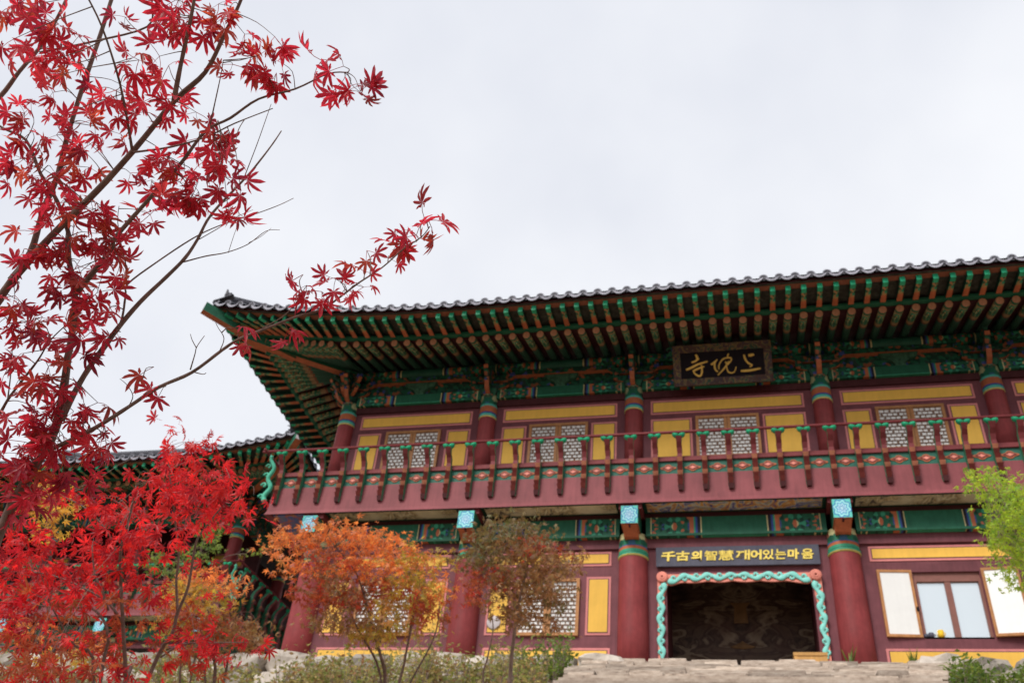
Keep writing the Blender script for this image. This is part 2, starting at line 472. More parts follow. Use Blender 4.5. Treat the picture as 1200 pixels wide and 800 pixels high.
# ------------------------------------------------------------------ mesh helpers
class MB:
    def __init__(s):
        s.v, s.f, s.m = [], [], []

    def face(s, pts, m=0):
        b = len(s.v)
        s.v += [tuple(p) for p in pts]
        s.f.append(tuple(range(b, b + len(pts))))
        s.m.append(m)

    def hexa(s, p, m=0, ms=None):
        """p: bottom 4 (ccw from above) then top 4; ms: bottom, top, then 4 sides"""
        b = len(s.v)
        s.v += [tuple(q) for q in p]
        fs = [(3, 2, 1, 0), (4, 5, 6, 7), (0, 1, 5, 4), (1, 2, 6, 5), (2, 3, 7, 6), (3, 0, 4, 7)]
        for i, f in enumerate(fs):
            s.f.append(tuple(b + k for k in f))
            s.m.append(m if ms is None else ms[i])

    def box(s, x0, x1, y0, y1, z0, z1, m=0, ms=None):
        s.hexa([(x0, y0, z0), (x1, y0, z0), (x1, y1, z0), (x0, y1, z0), (x0, y0, z1), (x1, y0, z1), (x1, y1, z1), (x0, y1, z1)], m, ms)

    def tube(s, pts, rad, n=8, m=0, cap=True, mcap=None, squash=None):
        pts = [V(p) for p in pts]
        b = len(s.v)
        k = len(pts)
        if isinstance(rad, (int, float)):
            rad = [rad] * k
        ref = V((0.31, 0.17, 0.93))
        for i, p in enumerate(pts):
            t = (pts[min(i + 1, k - 1)] - pts[max(i - 1, 0)]).normalized()
            if abs(t.dot(ref)) > 0.97:
                ref = V((0.9, 0.3, 0.1))
            a = t.cross(ref).normalized()
            c = t.cross(a)
            for j in range(n):
                th = 2 * math.pi * j / n
                o = (a * math.cos(th) + c * math.sin(th)) * rad[i]
                if squash:
                    o = V((o.x * squash[0], o.y * squash[1], o.z * squash[2]))
                s.v.append(tuple(p + o))
        for i in range(k - 1):
            for j in range(n):
                j2 = (j + 1) % n
                s.f.append((b + i * n + j, b + i * n + j2, b + (i + 1) * n + j2, b + (i + 1) * n + j))
                s.m.append(m)
        if cap:
            s.f.append(tuple(b + j for j in range(n))[::-1])
            s.f.append(tuple(b + (k - 1) * n + j for j in range(n)))
            s.m += [m, m if mcap is None else mcap]

    def ext(s, prof, fn, a, b_, m=0, mcap=None):
        """extrude a closed 2-D profile; fn(u, v, w) -> point; w from a to b"""
        b = len(s.v)
        n = len(prof)
        for wv in (a, b_):
            s.v += [tuple(fn(u, v, wv)) for u, v in prof]
        for i in range(n):
            j = (i + 1) % n
            s.f.append((b + i, b + j, b + n + j, b + n + i))
            s.m.append(m if not callable(m) else m(i))
        mc = (m if not callable(m) else 0) if mcap is None else mcap
        s.f.append(tuple(range(b, b + n))[::-1])
        s.f.append(tuple(range(b + n, b + 2 * n)))
        s.m += [mc, mc]

    def mesh(s, name, mats, smooth=False):
        me = bpy.data.meshes.new(name)
        me.from_pydata(s.v, [], s.f)
        for mm in mats:
            me.materials.append(mm)
        me.polygons.foreach_set('material_index', s.m)
        if smooth:
            me.polygons.foreach_set('use_smooth', [True] * len(s.f))
        me.update()
        return me

    def build(s, name, parent, mats, smooth=False, loc=None):
        if not isinstance(mats, (list, tuple)):
            mats = [mats]
        return link(name, s.mesh(name, mats, smooth), parent, loc)


def link(name, me, parent=None, loc=None, mx=None):
    o = bpy.data.objects.new(name, me)
    COL.objects.link(o)
    if parent is not None:
        o.parent = parent
    if loc is not None:
        o.location = loc
    if mx is not None:
        o.matrix_local = mx
    return o


def tag(o, label, cat, group=None):
    o['label'] = label
    o['category'] = cat
    if group:
        o['group'] = group
    return o


def root(name, loc, label, cat, group=None, rot=None):
    o = link(name, None, None, loc)
    o.empty_display_size = 0.2
    if rot:
        o.rotation_euler = rot
    return tag(o, label, cat, group)


def lathe(mb, cx, cy, prof, n=20, m=0):
    b = len(mb.v)
    for r, z in prof:
        for j in range(n):
            t = 2 * math.pi * j / n
            mb.v.append((cx + r * math.cos(t), cy + r * math.sin(t), z))
    for i in range(len(prof) - 1):
        for j in range(n):
            j2 = (j + 1) % n
            mb.f.append((b + i * n + j, b + i * n + j2, b + (i + 1) * n + j2, b + (i + 1) * n + j))
            mb.m.append(m)
    mb.f.append(tuple(b + j for j in range(n))[::-1])
    mb.f.append(tuple(b + (len(prof) - 1) * n + j for j in range(n)))
    mb.m += [m, m]


def axes(d):
    """matrix whose Z runs along d and Y points up"""
    z = d.normalized()
    x = V((0, 0, 1)).cross(z).normalized()
    y = z.cross(x)
    return Matrix((x, y, z)).transposed()


# ------------------------------------------------------------------ ground
TERR = -0.25                                    # terrace level
EDGE = -2.0                                     # terrace edge


def gz(x, y):
    if y > EDGE + 0.4:
        return TERR - 0.02
    z = -0.75 + 0.43 * (y - EDGE + 0.4)
    z = max(z, -7.62)
    return z + 0.05 * math.sin(x * 1.7 + y * 0.9) * (1 if y > -16 else 0)


def build_ground():
    mb = MB()
    xs = [-400, -200, -100, -60, -40, -30] + [-24 + i * 1.0 for i in range(49)] + [30, 40, 60, 100, 200, 400]
    ys = [-400, -200, -100, -60, -40, -30, -24, -20] + [-19 + i * 0.8 for i in range(20)] + [-3.2, -2.8, -2.4, -1.61, -1.59, -1, 3, 8, 15, 30, 60, 120, 250, 500]
    for y in ys:
        for x in xs:
            mb.v.append((x, y, gz(x, y)))
    n = len(xs)
    for j in range(len(ys) - 1):
        for i in range(n - 1):
            mb.f.append((j * n + i, j * n + i + 1, (j + 1) * n + i + 1, (j + 1) * n + i))
            mb.m.append(0)
    o = mb.build('ground', None, M['ground'], True)
    o['kind'] = 'structure'


build_ground()


def rock_mesh(name, sx, sy, sz, seed, mt, jag=0.16, rnd_c=0.10):
    """rough split stone: a box cut into a 3x3 shell and knocked about"""
    rnd = random.Random(seed)
    mb = MB()
    idx = {}
    k = 3

    def vid(a, b, c):
        if (a, b, c) not in idx:
            p = [(q / k * 2 - 1) for q in (a, b, c)]
            r = 1 - rnd_c * sum(1 for q in p if abs(q) > 0.99) + rnd.uniform(-jag, jag) * 0.6
            idx[(a, b, c)] = len(mb.v)
            mb.v.append((p[0] * sx / 2 * r, p[1] * sy / 2 * r, p[2] * sz / 2 * (r + rnd.uniform(-jag, jag) * .4)))
        return idx[(a, b, c)]
    for a in range(k):
        for b in range(k):
            for q in ((0, lambda u, v: (0, v, u)), (1, lambda u, v: (k, u, v)), (2, lambda u, v: (u, 0, v)), (3, lambda u, v: (v, k, u)), (4, lambda u, v: (v, u, 0)), (5, lambda u, v: (u, v, k))):
                fn = q[1]
                mb.f.append(tuple(vid(*fn(*c)) for c in ((a, b), (a + 1, b), (a + 1, b + 1), (a, b + 1))))
                mb.m.append(0)
    return mb.mesh(name, [mt])


def build_steps():
    r = root('stone_steps', (2.1, -2.0, TERR), 'broad flight of rough stone steps leading up to the red gate hall', 'steps')
    x0, x1 = -2.55, 2.6
    ms = [rock_mesh('stone', 1, 1, 1, 100 + i, M['stepstone'], 0.035, 0.025) for i in range(8)]
    for k in range(37):
        z1 = -0.16 * k
        y1 = -0.36 * k
        if k < 7:
            x = x0 - random.uniform(0, .25)
            while x < x1:
                wd = random.uniform(0.35, 0.95)
                h = 0.16 + random.uniform(-.012, .012)
                o = link('stone', ms[random.randrange(8)], r, (x + wd / 2, y1 + random.uniform(-.05, .05), z1 - h / 2 - 0.005 + random.uniform(-.012, .012)))
                o.scale = (wd * random.uniform(.95, 1.0), 0.52, h * random.uniform(.93, 1.04))
                o.rotation_euler = (0, random.uniform(-.012, .012), random.uniform(-.04, .04))
                x += wd
        else:
            mb = MB()
            mb.box(x0, x1, y1 - .2, y1 + .25, z1 - .3, z1)
            mb.build('step', r, M['stepstone'])
    mb = MB()
    mb.face([(x0, 0.1, -.14), (x0, -13, -5.9), (x1, -13, -5.9), (x1, 0.1, -.14)][::-1])
    mb.build('bedding', r, M['ground'])


build_steps()


def build_wall(name, xa, xb, label, seed):
    random.seed(seed)
    r = root(name, ((xa + xb) / 2, EDGE - .2, TERR), label, 'stone wall')
    cx = (xa + xb) / 2
    x = xa
    while x < xb:
        wd = random.uniform(0.45, 1.0)
        h = random.uniform(0.34, 0.5)
        me = rock_mesh('stone', wd * 1.08, random.uniform(.5, .7), h * 1.12, random.random(), M['stone'], 0.2)
        o = link('stone', me, r, (x + wd / 2 - cx, random.uniform(-.06, .06), 0.04 - h / 2 + random.uniform(-.04, .05)))
        o.rotation_euler = (random.uniform(-.1, .1), random.uniform(-.08, .08), random.uniform(-.15, .15))
        x += wd
    x = xa
    while x < xb:
        wd = random.uniform(0.5, 1.1)
        me = rock_mesh('stone', wd * 1.08, .6, .55, random.random(), M['stone'], 0.2)
        link('stone', me, r, (x + wd / 2 - cx, -.2, -.62 + random.uniform(-.05, .05)))
        x += wd


build_wall('retaining_wall', -16.0, -0.5, 'rough boulder terrace wall beside the steps, below the bronze and orange maples', 11)
build_wall('retaining_wall', 4.75, 13.0, 'rough boulder terrace wall beside the steps, below the open white shutters', 12)


# ------------------------------------------------------------------ the hall kit
DEPTH = 9.6
ZR = 8.03                                        # rafter axis over the wall line
SL = 0.334


class Hall:
    def __init__(s, name, ox, oy, cols, label, over_l, over_r):
        s.r = root(name, (ox, oy, 0), label, 'temple hall')
        s.cols = cols
        s.xl, s.xr = cols[0], cols[-1]
        s.ol, s.orr = over_l, over_r

    def ring(s, side, d, z, q):
        lo, hi = (s.xl, s.xr) if side in 'FB' else (0.0, DEPTH)
        o = 0.24 * d / 2.65
        st = 3.3
        t = 0.0
        if q < lo + st:
            t = (lo + st - q) / (st + d + o)
        elif q > hi - st:
            t = (q - hi + st) / (st + d + o)
        t = t * t
        off = d + o * t
        zz = z + 0.50 * d / 2.65 * t
        if side == 'F':
            return V((q, -off, zz))
        if side == 'B':
            return V((q, DEPTH + off, zz))
        if side == 'L':
            return V((s.xl - off, q, zz))
        return V((s.xr + off, q, zz))

    def bounds(s, side):
        return (s.xl, s.xr) if side in 'FB' else (0.0, DEPTH)

    def inward(s, side, q, d, z):
        if side == 'F':
            return V((q, d, z))
        if side == 'B':
            return V((q, DEPTH - d, z))
        if side == 'L':
            return V((s.xl + d, q, z))
        return V((s.xr - d, q, z))

    def samples(s, side, d, step=0.4):
        lo, hi = s.bounds(side)
        e = d + 0.24 * d / 2.65
        n = int((hi - lo + 2 * e) / step)
        return [lo - e + (hi - lo + 2 * e) * i / n for i in range(n + 1)]

    def sweep(s, name, side, sec, mt, step=0.4):
        """run a section of (d, z) points round the eave"""
        mb = MB()
        dm = max(p[0] for p in sec)
        qs = s.samples(side, dm, step)
        lo, hi = s.bounds(side)
        n = len(sec)
        for q in qs:
            for d, z in sec:
                # keep mitred corners: clamp q to this ring's own corner
                e = d + 0.24 * d / 2.65
                em = dm + 0.24 * dm / 2.65
                qq = q
                if q < lo:
                    qq = lo + (q - lo) * e / em
                elif q > hi:
                    qq = hi + (q - hi) * e / em
                mb.v.append(tuple(s.ring(side, d, z, qq)))
        for i in range(len(qs) - 1):
            for j in range(n):
                j2 = (j + 1) % n
                f = (i * n + j, i * n + j2, (i + 1) * n + j2, (i + 1) * n + j)
                mb.f.append(f)
                mb.m.append(0)
        mb.f.append(tuple(range(n)))
        mb.f.append(tuple(range((len(qs) - 1) * n, len(qs) * n)))
        mb.m += [0, 0]
        return mb.build(name, s.r, mt)


_c = {}


def shared(key, fn):
    if key not in _c:
        _c[key] = fn()
    return _c[key]


def me_rafter():
    mb = MB()
    mb.tube([(0, 0, 0), (0, 0, .5), (0, 0, 1)], 0.083, 12, 0, True, 1)
    me = mb.mesh('round_rafter', [M['rafter'], M['orange_end']], False)
    for p in me.polygons:
        p.use_smooth = len(p.vertices) == 4
    return me


def me_fly():
    mb = MB()
    wd, h = 0.058, 0.068
    p = [(-wd, -h, 0), (wd, -h, 0), (wd, h, 0), (-wd, h, 0), (-wd * .9, -h * .8, 1), (wd * .9, -h * .8, 1), (wd * .9, h, 1), (-wd * .9, h, 1)]
    # sides order: start, end, bottom(-y), +x, top, -x
    mb.hexa(p, 0, [1, 2, 0, 1, 1, 1])
    return mb.mesh('flying_rafter', [M['fly'], M['dgreen'], M['lgreen']])


M['orange_end'] = mat('rafter_end_paint', (0.38, 0.17, 0.085), 0.6, 0.25, 30)


def me_cover():
    """rounded cover tile with its end disc, running up the roof (+y) from the eave"""
    mb = MB()
    r, n = 0.088, 10
    for rr, y, z in ((r, 0, 0), (r, .42, .17)):
        for i in range(n + 1):
            a = math.pi * i / n
            mb.v.append((rr * math.cos(a), y, z + rr * math.sin(a)))
    for i in range(n):
        mb.f.append((i, i + 1, n + 2 + i, n + 1 + i))
        mb.m.append(0)
    b = len(mb.v)
    # end disc
    for rr, y in ((r * 1.05, -.012), (r * .72, -.012), (r * .66, -.002)):
        for i in range(14):
            a = 2 * math.pi * i / 14
            mb.v.append((rr * math.cos(a), y, rr * math.sin(a) * .95))
    for k in range(2):
        for i in range(14):
            j = (i + 1) % 14
            mb.f.append((b + k * 14 + i, b + k * 14 + j, b + k * 14 + 14 + j, b + k * 14 + 14 + i))
            mb.m.append(0 if k else 1)
    mb.f.append(tuple(b + 28 + i for i in range(14)))
    mb.m.append(0)
    return mb.mesh('cover_tile', [M['tile'], M['tiledisc']])


M['tiledisc'] = mat('tile_disc_rim', (0.20, 0.20, 0.235), 0.6, 0.25, 12)


def me_pan():
    """hollow pan tile with its hanging crescent lip"""
    mb = MB()
    hw, n = 0.155, 10
    for y, dz in ((-.03, 0), (.42, .17)):
        for i in range(n + 1):
            u = i / n * 2 - 1
            mb.v.append((u * hw, y, dz - .055 + .06 * u * u))
    for i in range(n):
        mb.f.append((i, i + 1, n + 2 + i, n + 1 + i))
        mb.m.append(0)
    b = len(mb.v)
    for y in (-.034, -.05):
        for i in range(n + 1):
            u = i / n * 2 - 1
            zt = -.05 + .06 * u * u
            mb.v.append((u * hw, y, zt))
            mb.v.append((u * hw, y - .01, zt - .014 - .056 * (1 - u * u) ** .6))
    for i in range(n):
        k = b + 2 * (n + 1)
        mb.f.append((k + 2 * i, k + 2 * i + 1, k + 2 * i + 3, k + 2 * i + 2))
        mb.m.append(1)
        mb.f.append((b + 2 * i + 1, k + 2 * i + 1, k + 2 * i + 3, b + 2 * i + 3))
        mb.m.append(0)
        mb.f.append((b + 2 * i, k + 2 * i, k + 2 * i + 2, b + 2 * i + 2))
        mb.m.append(1)
    return mb.mesh('pan_tile', [M['tile'], M['tilelip']])


def build_roof(h, sides, tile_sides):
    roof = MB()
    H = 4.4
    ym = DEPTH / 2
    # four slopes from the eave to the ridge
    for side in 'FLRB':
        qs = h.samples(side, 2.6, 0.8)
        lo, hi = h.bounds(side)
        rows = 6
        b = len(roof.v)
        for q in qs:
            e = h.ring(side, 2.6, 7.86, q)
            rx = min(max(e.x, h.xl + 2.2), h.xr - 2.2)
            rp = V((rx, ym, ZR + H))
            for k in range(rows + 1):
                t = k / rows
                p = e.lerp(rp, t)
                p.z = e.z + (rp.z - e.z) * (0.72 * t + 0.28 * t * t)
                roof.v.append(tuple(p))
        for i in range(len(qs) - 1):
            for k in range(rows):
                a = b + i * (rows + 1) + k
                roof.f.append((a, a + 1, a + rows + 2, a + rows + 1))
                roof.m.append(0)
    ro = roof.build('roof', h.r, M['tile'])
    mb = MB()
    mb.tube([(h.xl + 2.0, ym, ZR + H + .45), (h.xl + 3, ym, ZR + H + .2), (h.xr - 3, ym, ZR + H + .2), (h.xr - 2.0, ym, ZR + H + .45)], .22, 8)
    mb.build('ridge', ro, M['tile'])
    for sx in ('l', 'r'):                         # hip ridges with an upturned end tile
        xx = h.xl if sx == 'l' else h.xr
        sg = -1 if sx == 'l' else 1
        e = V((xx + sg * 2.6, -2.6, 7.86 + .62))
        top = V((xx - sg * 2.2, ym, ZR + H))
        pts = [e.lerp(top, t) + V((0, 0, .12 - .9 * t * (1 - t))) for t in (0, .05, .15, .3, .5, .75, 1)]
        mb = MB()
        mb.tube(pts, .11, 8)
        mb.box(e.x - .06, e.x + .06, e.y - .1, e.y + .06, e.z, e.z + .26)
        d = (top - e).normalized()
        mb.tube([e + V((0, 0, .1)), e + V((-d.x * .12, -d.y * .12, .2)), e + V((-d.x * .14, -d.y * .14, .36))], [.09, .06, .02], 6)
        mb.build('hip_ridge', ro, M['tile'])
    cov, pan = shared('cov', me_cover), shared('pan', me_pan)
    for side in tile_sides:
        lo, hi = h.bounds(side)
        e = 2.60 + .235
        n = round((hi - lo + 2 * e - .1) / 0.325)
        st = (hi - lo + 2 * e - .1) / n
        rz = {'F': 0, 'L': -math.pi / 2, 'R': math.pi / 2}[side]
        for i in range(n + 1):
            q = lo - e + .05 + st * i
            for me, qq, nm in ((cov, q, 'cover_tile'), (pan, q + st / 2, 'pan_tile')):
                if nm == 'pan_tile' and i == n:
                    continue
                p = h.ring(side, 2.60, 7.825, qq)
                p2 = h.ring(side, 2.60, 7.825, qq + .05)
                sl = math.atan2(p2.z - p.z, .05)
                o = link(nm, me, ro, p + V((0, 0, .035 if nm == 'cover_tile' else 0)))
                o.rotation_euler = (random.uniform(-.02, .02), (-sl if side == 'F' else (sl if side == 'L' else -sl)) + random.uniform(-.03, .03), rz + random.uniform(-.02, .02))
    # soffit, boards and rafters
    raf, fly = shared('raf', me_rafter), shared('fly', me_fly)
    for side in sides:
        lo, hi = h.bounds(side)
        mb = MB()
        qs = h.samples(side, 2.6, 0.35)
        e26 = 2.6 + .24 * 2.6 / 2.65
        for q in qs:
            k = 0.0
            inner = h.inward(side, min(max(q, lo + .5), hi - .5), 0.5, ZR + .5 * SL + .09)
            def qd(d):
                e = d + .24 * d / 2.65
                return lo + (q - lo) * e / e26 if q < lo else (hi + (q - hi) * e / e26 if q > hi else q)
            a1 = h.ring(side, 1.68, 7.46 + .095, qd(1.68))
            a2 = h.ring(side, 1.70, 7.705, qd(1.70))
            a3 = h.ring(side, 2.6, 7.682, q)
            mb.v += [tuple(inner), tuple(a1), tuple(a2), tuple(a3)]
        for i in range(len(qs) - 1):
            for k in range(3):
                mb.f.append((4 * i + k, 4 * i + k + 1, 4 * i + k + 5, 4 * i + k + 4))
                mb.m.append(1 if k == 2 else 0)
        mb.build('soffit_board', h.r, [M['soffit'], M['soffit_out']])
        h.sweep('eave_board', side, [(1.70, 7.56), (1.83, 7.56), (1.83, 7.625), (1.70, 7.625)], M['green'])
        h.sweep('eave_board', side, [(2.38, 7.68), (2.53, 7.68), (2.53, 7.705), (2.38, 7.705)], M['orange_dim'])
        h.sweep('eave_board', side, [(2.40, 7.708), (2.545, 7.708), (2.555, 7.78), (2.40, 7.78)], M['dark'])
        items = []
        n = round((hi - lo) / 0.325)
        for i in range(n + 1):
            q = lo + .02 + (hi - lo - .04) * i / n
            items.append((q, h.inward(side, q, .35, ZR + .35 * SL), q, q, q))
        nf = 8
        for sg, edge in ((-1, lo), (1, hi)):
            hub = h.inward(side, edge - sg * .5, .5, ZR + .5 * SL)
            for k in range(1, nf + 1):
                fr = k / (nf + .75)
                qr = [edge + sg * (d + .24 * d / 2.65) * fr for d in (1.74, 1.45, 2.50)]
                items.append((None, hub.lerp(h.ring(side, 0.0, ZR, edge), .75) + V((0, 0, 0)), *qr))
        for q, base, q1, q2, q3 in items:
            end = h.ring(side, 1.74 + random.uniform(-.015, .015), 7.455 + random.uniform(-.008, .008), q1 + random.uniform(-.012, .012))
            d = end - base
            mx = Matrix.Translation(base) @ axes(d).to_4x4() @ Matrix.Diagonal((1, 1, d.length, 1))
            link('round_rafter', raf, h.r, None, mx)
            p0 = h.ring(side, 1.45, 7.655, q2)
            p1 = h.ring(side, 2.50 + random.uniform(-.012, .012), 7.605 + random.uniform(-.006, .006), q3 + random.uniform(-.012, .012))
            d = p1 - p0
            mx = Matrix.Translation(p0) @ axes(d).to_4x4() @ Matrix.Diagonal((1, 1, d.length, 1))
            link('flying_rafter', fly, h.r, None, mx)
    # hip beams at the front corners
    for sg, xx in ((-1, h.xl), (1, h.xr)):
        for d0, z0, d1, z1, hh, ww in ((-.5, ZR + .05, 1.95, 7.43 + .32, .13, .11), (1.2, 7.75, 2.72, 7.60 + .47, .13, .10)):
            a = V((xx + sg * d0, -d0, z0))
            e1 = d1 + .24 * d1 / 2.65
            b = V((xx + sg * e1, -e1, z1))
            d = b - a
            mb = MB()
            secs = []
            for t, lift in ((0, 0), (.35, -.05), (.7, -.05), (1, 0.0)):
                secs.append((t * d.length, lift))
            for (ta, la), (tb, lb) in zip(secs[:-1], secs[1:]):
                p = [(-ww, -hh + la, ta), (ww, -hh + la, ta), (ww, hh + la, ta), (-ww, hh + la, ta), (-ww, -hh + lb, tb), (ww, -hh + lb, tb), (ww, hh + lb, tb), (-ww, hh + lb, tb)]
                last = tb == secs[-1][0]
                mb.hexa(p, 0, [0, 2 if last else 0, 1, 0, 0, 0])
            o = mb.build('hip_rafter', h.r, [M['green'], M['orange'], M['whitecap']])
            o.matrix_local = Matrix.Translation(a) @ axes(d).to_4x4()


def painted_column(h, x, y, upper=True, lower=True):
    if lower:
        mb = MB()
        lathe(mb, 0, 0, [(.315, .0), (.315, 1.0), (.30, 2.6), (.295, 3.1)], 24)
        c = mb.build('column', h.r, M['column'], True, (x, y, 0))
        mb = MB()
        lathe(mb, 0, 0, [(.306, 2.6), (.322, 2.63), (.322, 2.68), (.306, 2.7), (.304, 3.05), (.29, 3.13)], 24)
        mb.build('painted_band', c, M['band_low'], True)
        mb = MB()
        lathe(mb, 0, 0, [(.52, -.27), (.5, -.06), (.42, 0.0)], 16)
        mb.build('plinth', c, M['stone'])
    if upper:
        mb = MB()
        lathe(mb, 0, 0, [(.215, 4.2), (.21, 6.3), (.205, 6.95)], 20)
        c = mb.build('column', h.r, M['column'], True, (x, y, 0))
        mb = MB()
        lathe(mb, 0, 0, [(.214, 6.3), (.222, 6.32), (.214, 6.36), (.212, 6.96)], 20)
        mb.build('painted_band', c, M['band_up'], True)


def me_bracket():
    """wing bracket on an upper column: two forward arms with curled beaks, cross arms and bearing blocks"""
    mb = MB()
    def arm(z, L, th, up, org=(1, 2)):
        low = [(0.0, z), (L * .45, z + .02), (L * .75, z + .10), (L * .93, z + .26 * up), (L, z + .34 * up)]
        top = [(L * .88, z + .36 * up), (L * .7, z + .26), (L * .45, z + .22), (0, z + .22)]
        prof = low + top
        mb.ext(prof, lambda u, v, w: (w, -u, v), -th, th, lambda i: 1 if i in org else 0, 0)
    arm(6.93, .50, .055, 1)
    arm(7.20, .68, .055, .9, (3,))
    arm(7.45, .62, .05, .6, ())
    for z, Lx in ((7.12, .48), (7.36, .62)):      # cross arms
        prof = [(-Lx, z + .17), (-Lx, z + .12), (-Lx * .82, z + .05), (-Lx * .5, z), (Lx * .5, z), (Lx * .82, z + .05), (Lx, z + .12), (Lx, z + .17)]
        mb.ext(prof, lambda u, v, w: (u, w, v), -.16, -.07, lambda i: 1 if i in (1, 2, 3, 4, 5) else 0, 0)
        for u in (-Lx * .85, 0, Lx * .85):
            mb.box(u - .08, u + .08, -.20, -.04, z + .17, z + .25, 0)
    mb.hexa([(-.17, -.17, 6.96), (.17, -.17, 6.96), (.17, .17, 6.96), (-.17, .17, 6.96), (-.24, -.24, 7.1), (.24, -.24, 7.1), (.24, .24, 7.1), (-.24, .24, 7.1)], 0)
    return mb.mesh('wing_bracket', [M['dgreenp'], M['orange']])


def m_mottled():
    m, N, L, B = newmat('eave_shaded_bracket_paint')  # mottled bracket colours, darkened to carry shade under the eaves
    tc = N.new('ShaderNodeTexCoord')
    vo = N.new('ShaderNodeTexVoronoi')
    vo.inputs['Scale'].default_value = 13
    L.new(tc.outputs['Object'], vo.inputs['Vector'])
    sc = N.new('ShaderNodeSeparateColor')
    L.new(vo.outputs['Color'], sc.inputs[0])
    wear(N, L, B, ramp(N, L, sc.outputs[0], [(0, DGREEN), (0.35, GREEN), (0.6, (0.03, 0.06, 0.05)), (0.75, (0.3, 0.1, 0.05)), (0.84, (0.05, 0.08, 0.25)), (0.9, GREEN)]), 0.2, 6)
    return m


M['dgreenp'] = m_mottled()


def beam(h, name, x0, x1, y0, y1, z0, z1, mt):
    mb = MB()
    cx, cy = (x0 + x1) / 2, (y0 + y1) / 2
    mb.box(x0 - cx, x1 - cx, y0 - cy, y1 - cy, z0, z1)
    return mb.build(name, h.r, mt, False, (cx, cy, 0))


def upper_entablature(h, y=0.0, full=True):
    cs = h.cols
    br = shared('br', me_bracket)
    for i, x in enumerate(cs):
        link('wing_bracket', br, h.r, (x, y, 0))
        if i in (0, len(cs) - 1):
            sg = -1 if i == 0 else 1
            for a in (45, 90):
                o = link('wing_bracket', br, h.r, (x, y, 0))
                o.rotation_euler = (0, 0, math.radians(sg * a))
    for a, b in zip(cs[:-1], cs[1:]):
        beam(h, 'tie_beam', a + .2, b - .2, y - .13, y + .1, 6.86, 7.12, M['beam'])
        beam(h, 'frieze_board', a + .2, b - .2, y + .0, y + .06, 7.12, 7.52, M['dgreenp'])
        # lotus block at mid bay
        mb = MB()
        prof = [(-.42, 7.5), (-.36, 7.38), (-.2, 7.32), (-.1, 7.2), (-.12, 7.13), (.12, 7.13), (.1, 7.2), (.2, 7.32), (.36, 7.38), (.42, 7.5)]
        mb.ext(prof, lambda u, v, w: (u, w, v), y - .10, y - .002)
        mb.build('lotus_block', h.r, M['lotusg'], False, ((a + b) / 2, 0, 0))
        mb = MB()
        mb.box(a + .5, b - .5, y - .13, y + .05, 7.52, 7.66, 0, [1, 0, 0, 0, 0, 0])
        mb.build('purlin_support', h.r, [M['dgreenp'], M['orange']])
        mb = MB()
        L2 = (b - a) / 2
        mb.tube([(-L2, 0, 7.80), (0, 0, 7.80), (L2, 0, 7.80)], .15, 14)
        mb.build('purlin', h.r, M['purlin'], True, ((a + b) / 2, y - .02, 0))
    if full:                                      # left flank
        for a, b in ((0, 3.2), (3.2, 6.4), (6.4, 9.6)):
            for sx in (h.xl, h.xr):
                beam(h, 'tie_beam', sx - .11, sx + .11, a + .2, b - .2, 6.86, 7.12, M['beamy'])
                beam(h, 'frieze_board', sx - .03, sx + .03, a + .2, b - .2, 7.12, 7.66, M['dgreenp'])
                mb = MB()
                mb.tube([(0, -1.6, 7.80), (0, 1.6, 7.80)], .15, 12)
                mb.build('purlin', h.r, M['dgreenp'], True, (sx, (a + b) / 2, 0))


M['lotusg'] = mat('lotus_block_paint', (0.05, 0.13, 0.08), 0.5, 0.5, 14)


def panel(h, x0, x1, z0, z1, y=-0.0, parent=None):
    mb = MB()
    cx, cz = (x0 + x1) / 2, (z0 + z1) / 2
    wx, wz = (x1 - x0) / 2, (z1 - z0) / 2
    mb.box(-wx, wx, y - .014, y + .02, -wz, wz, 0)
    e = .045
    mb.box(-wx + e, wx - e, y - .019, y, -wz + e, wz - e, 1)
    e = .062
    mb.box(-wx + e, wx - e, y - .024, y, -wz + e, wz - e, 2)
    return mb.build('yellow_panel', parent or h.r, [M['pink'], M['line'], M['yellow']], False, (cx, 0, cz))


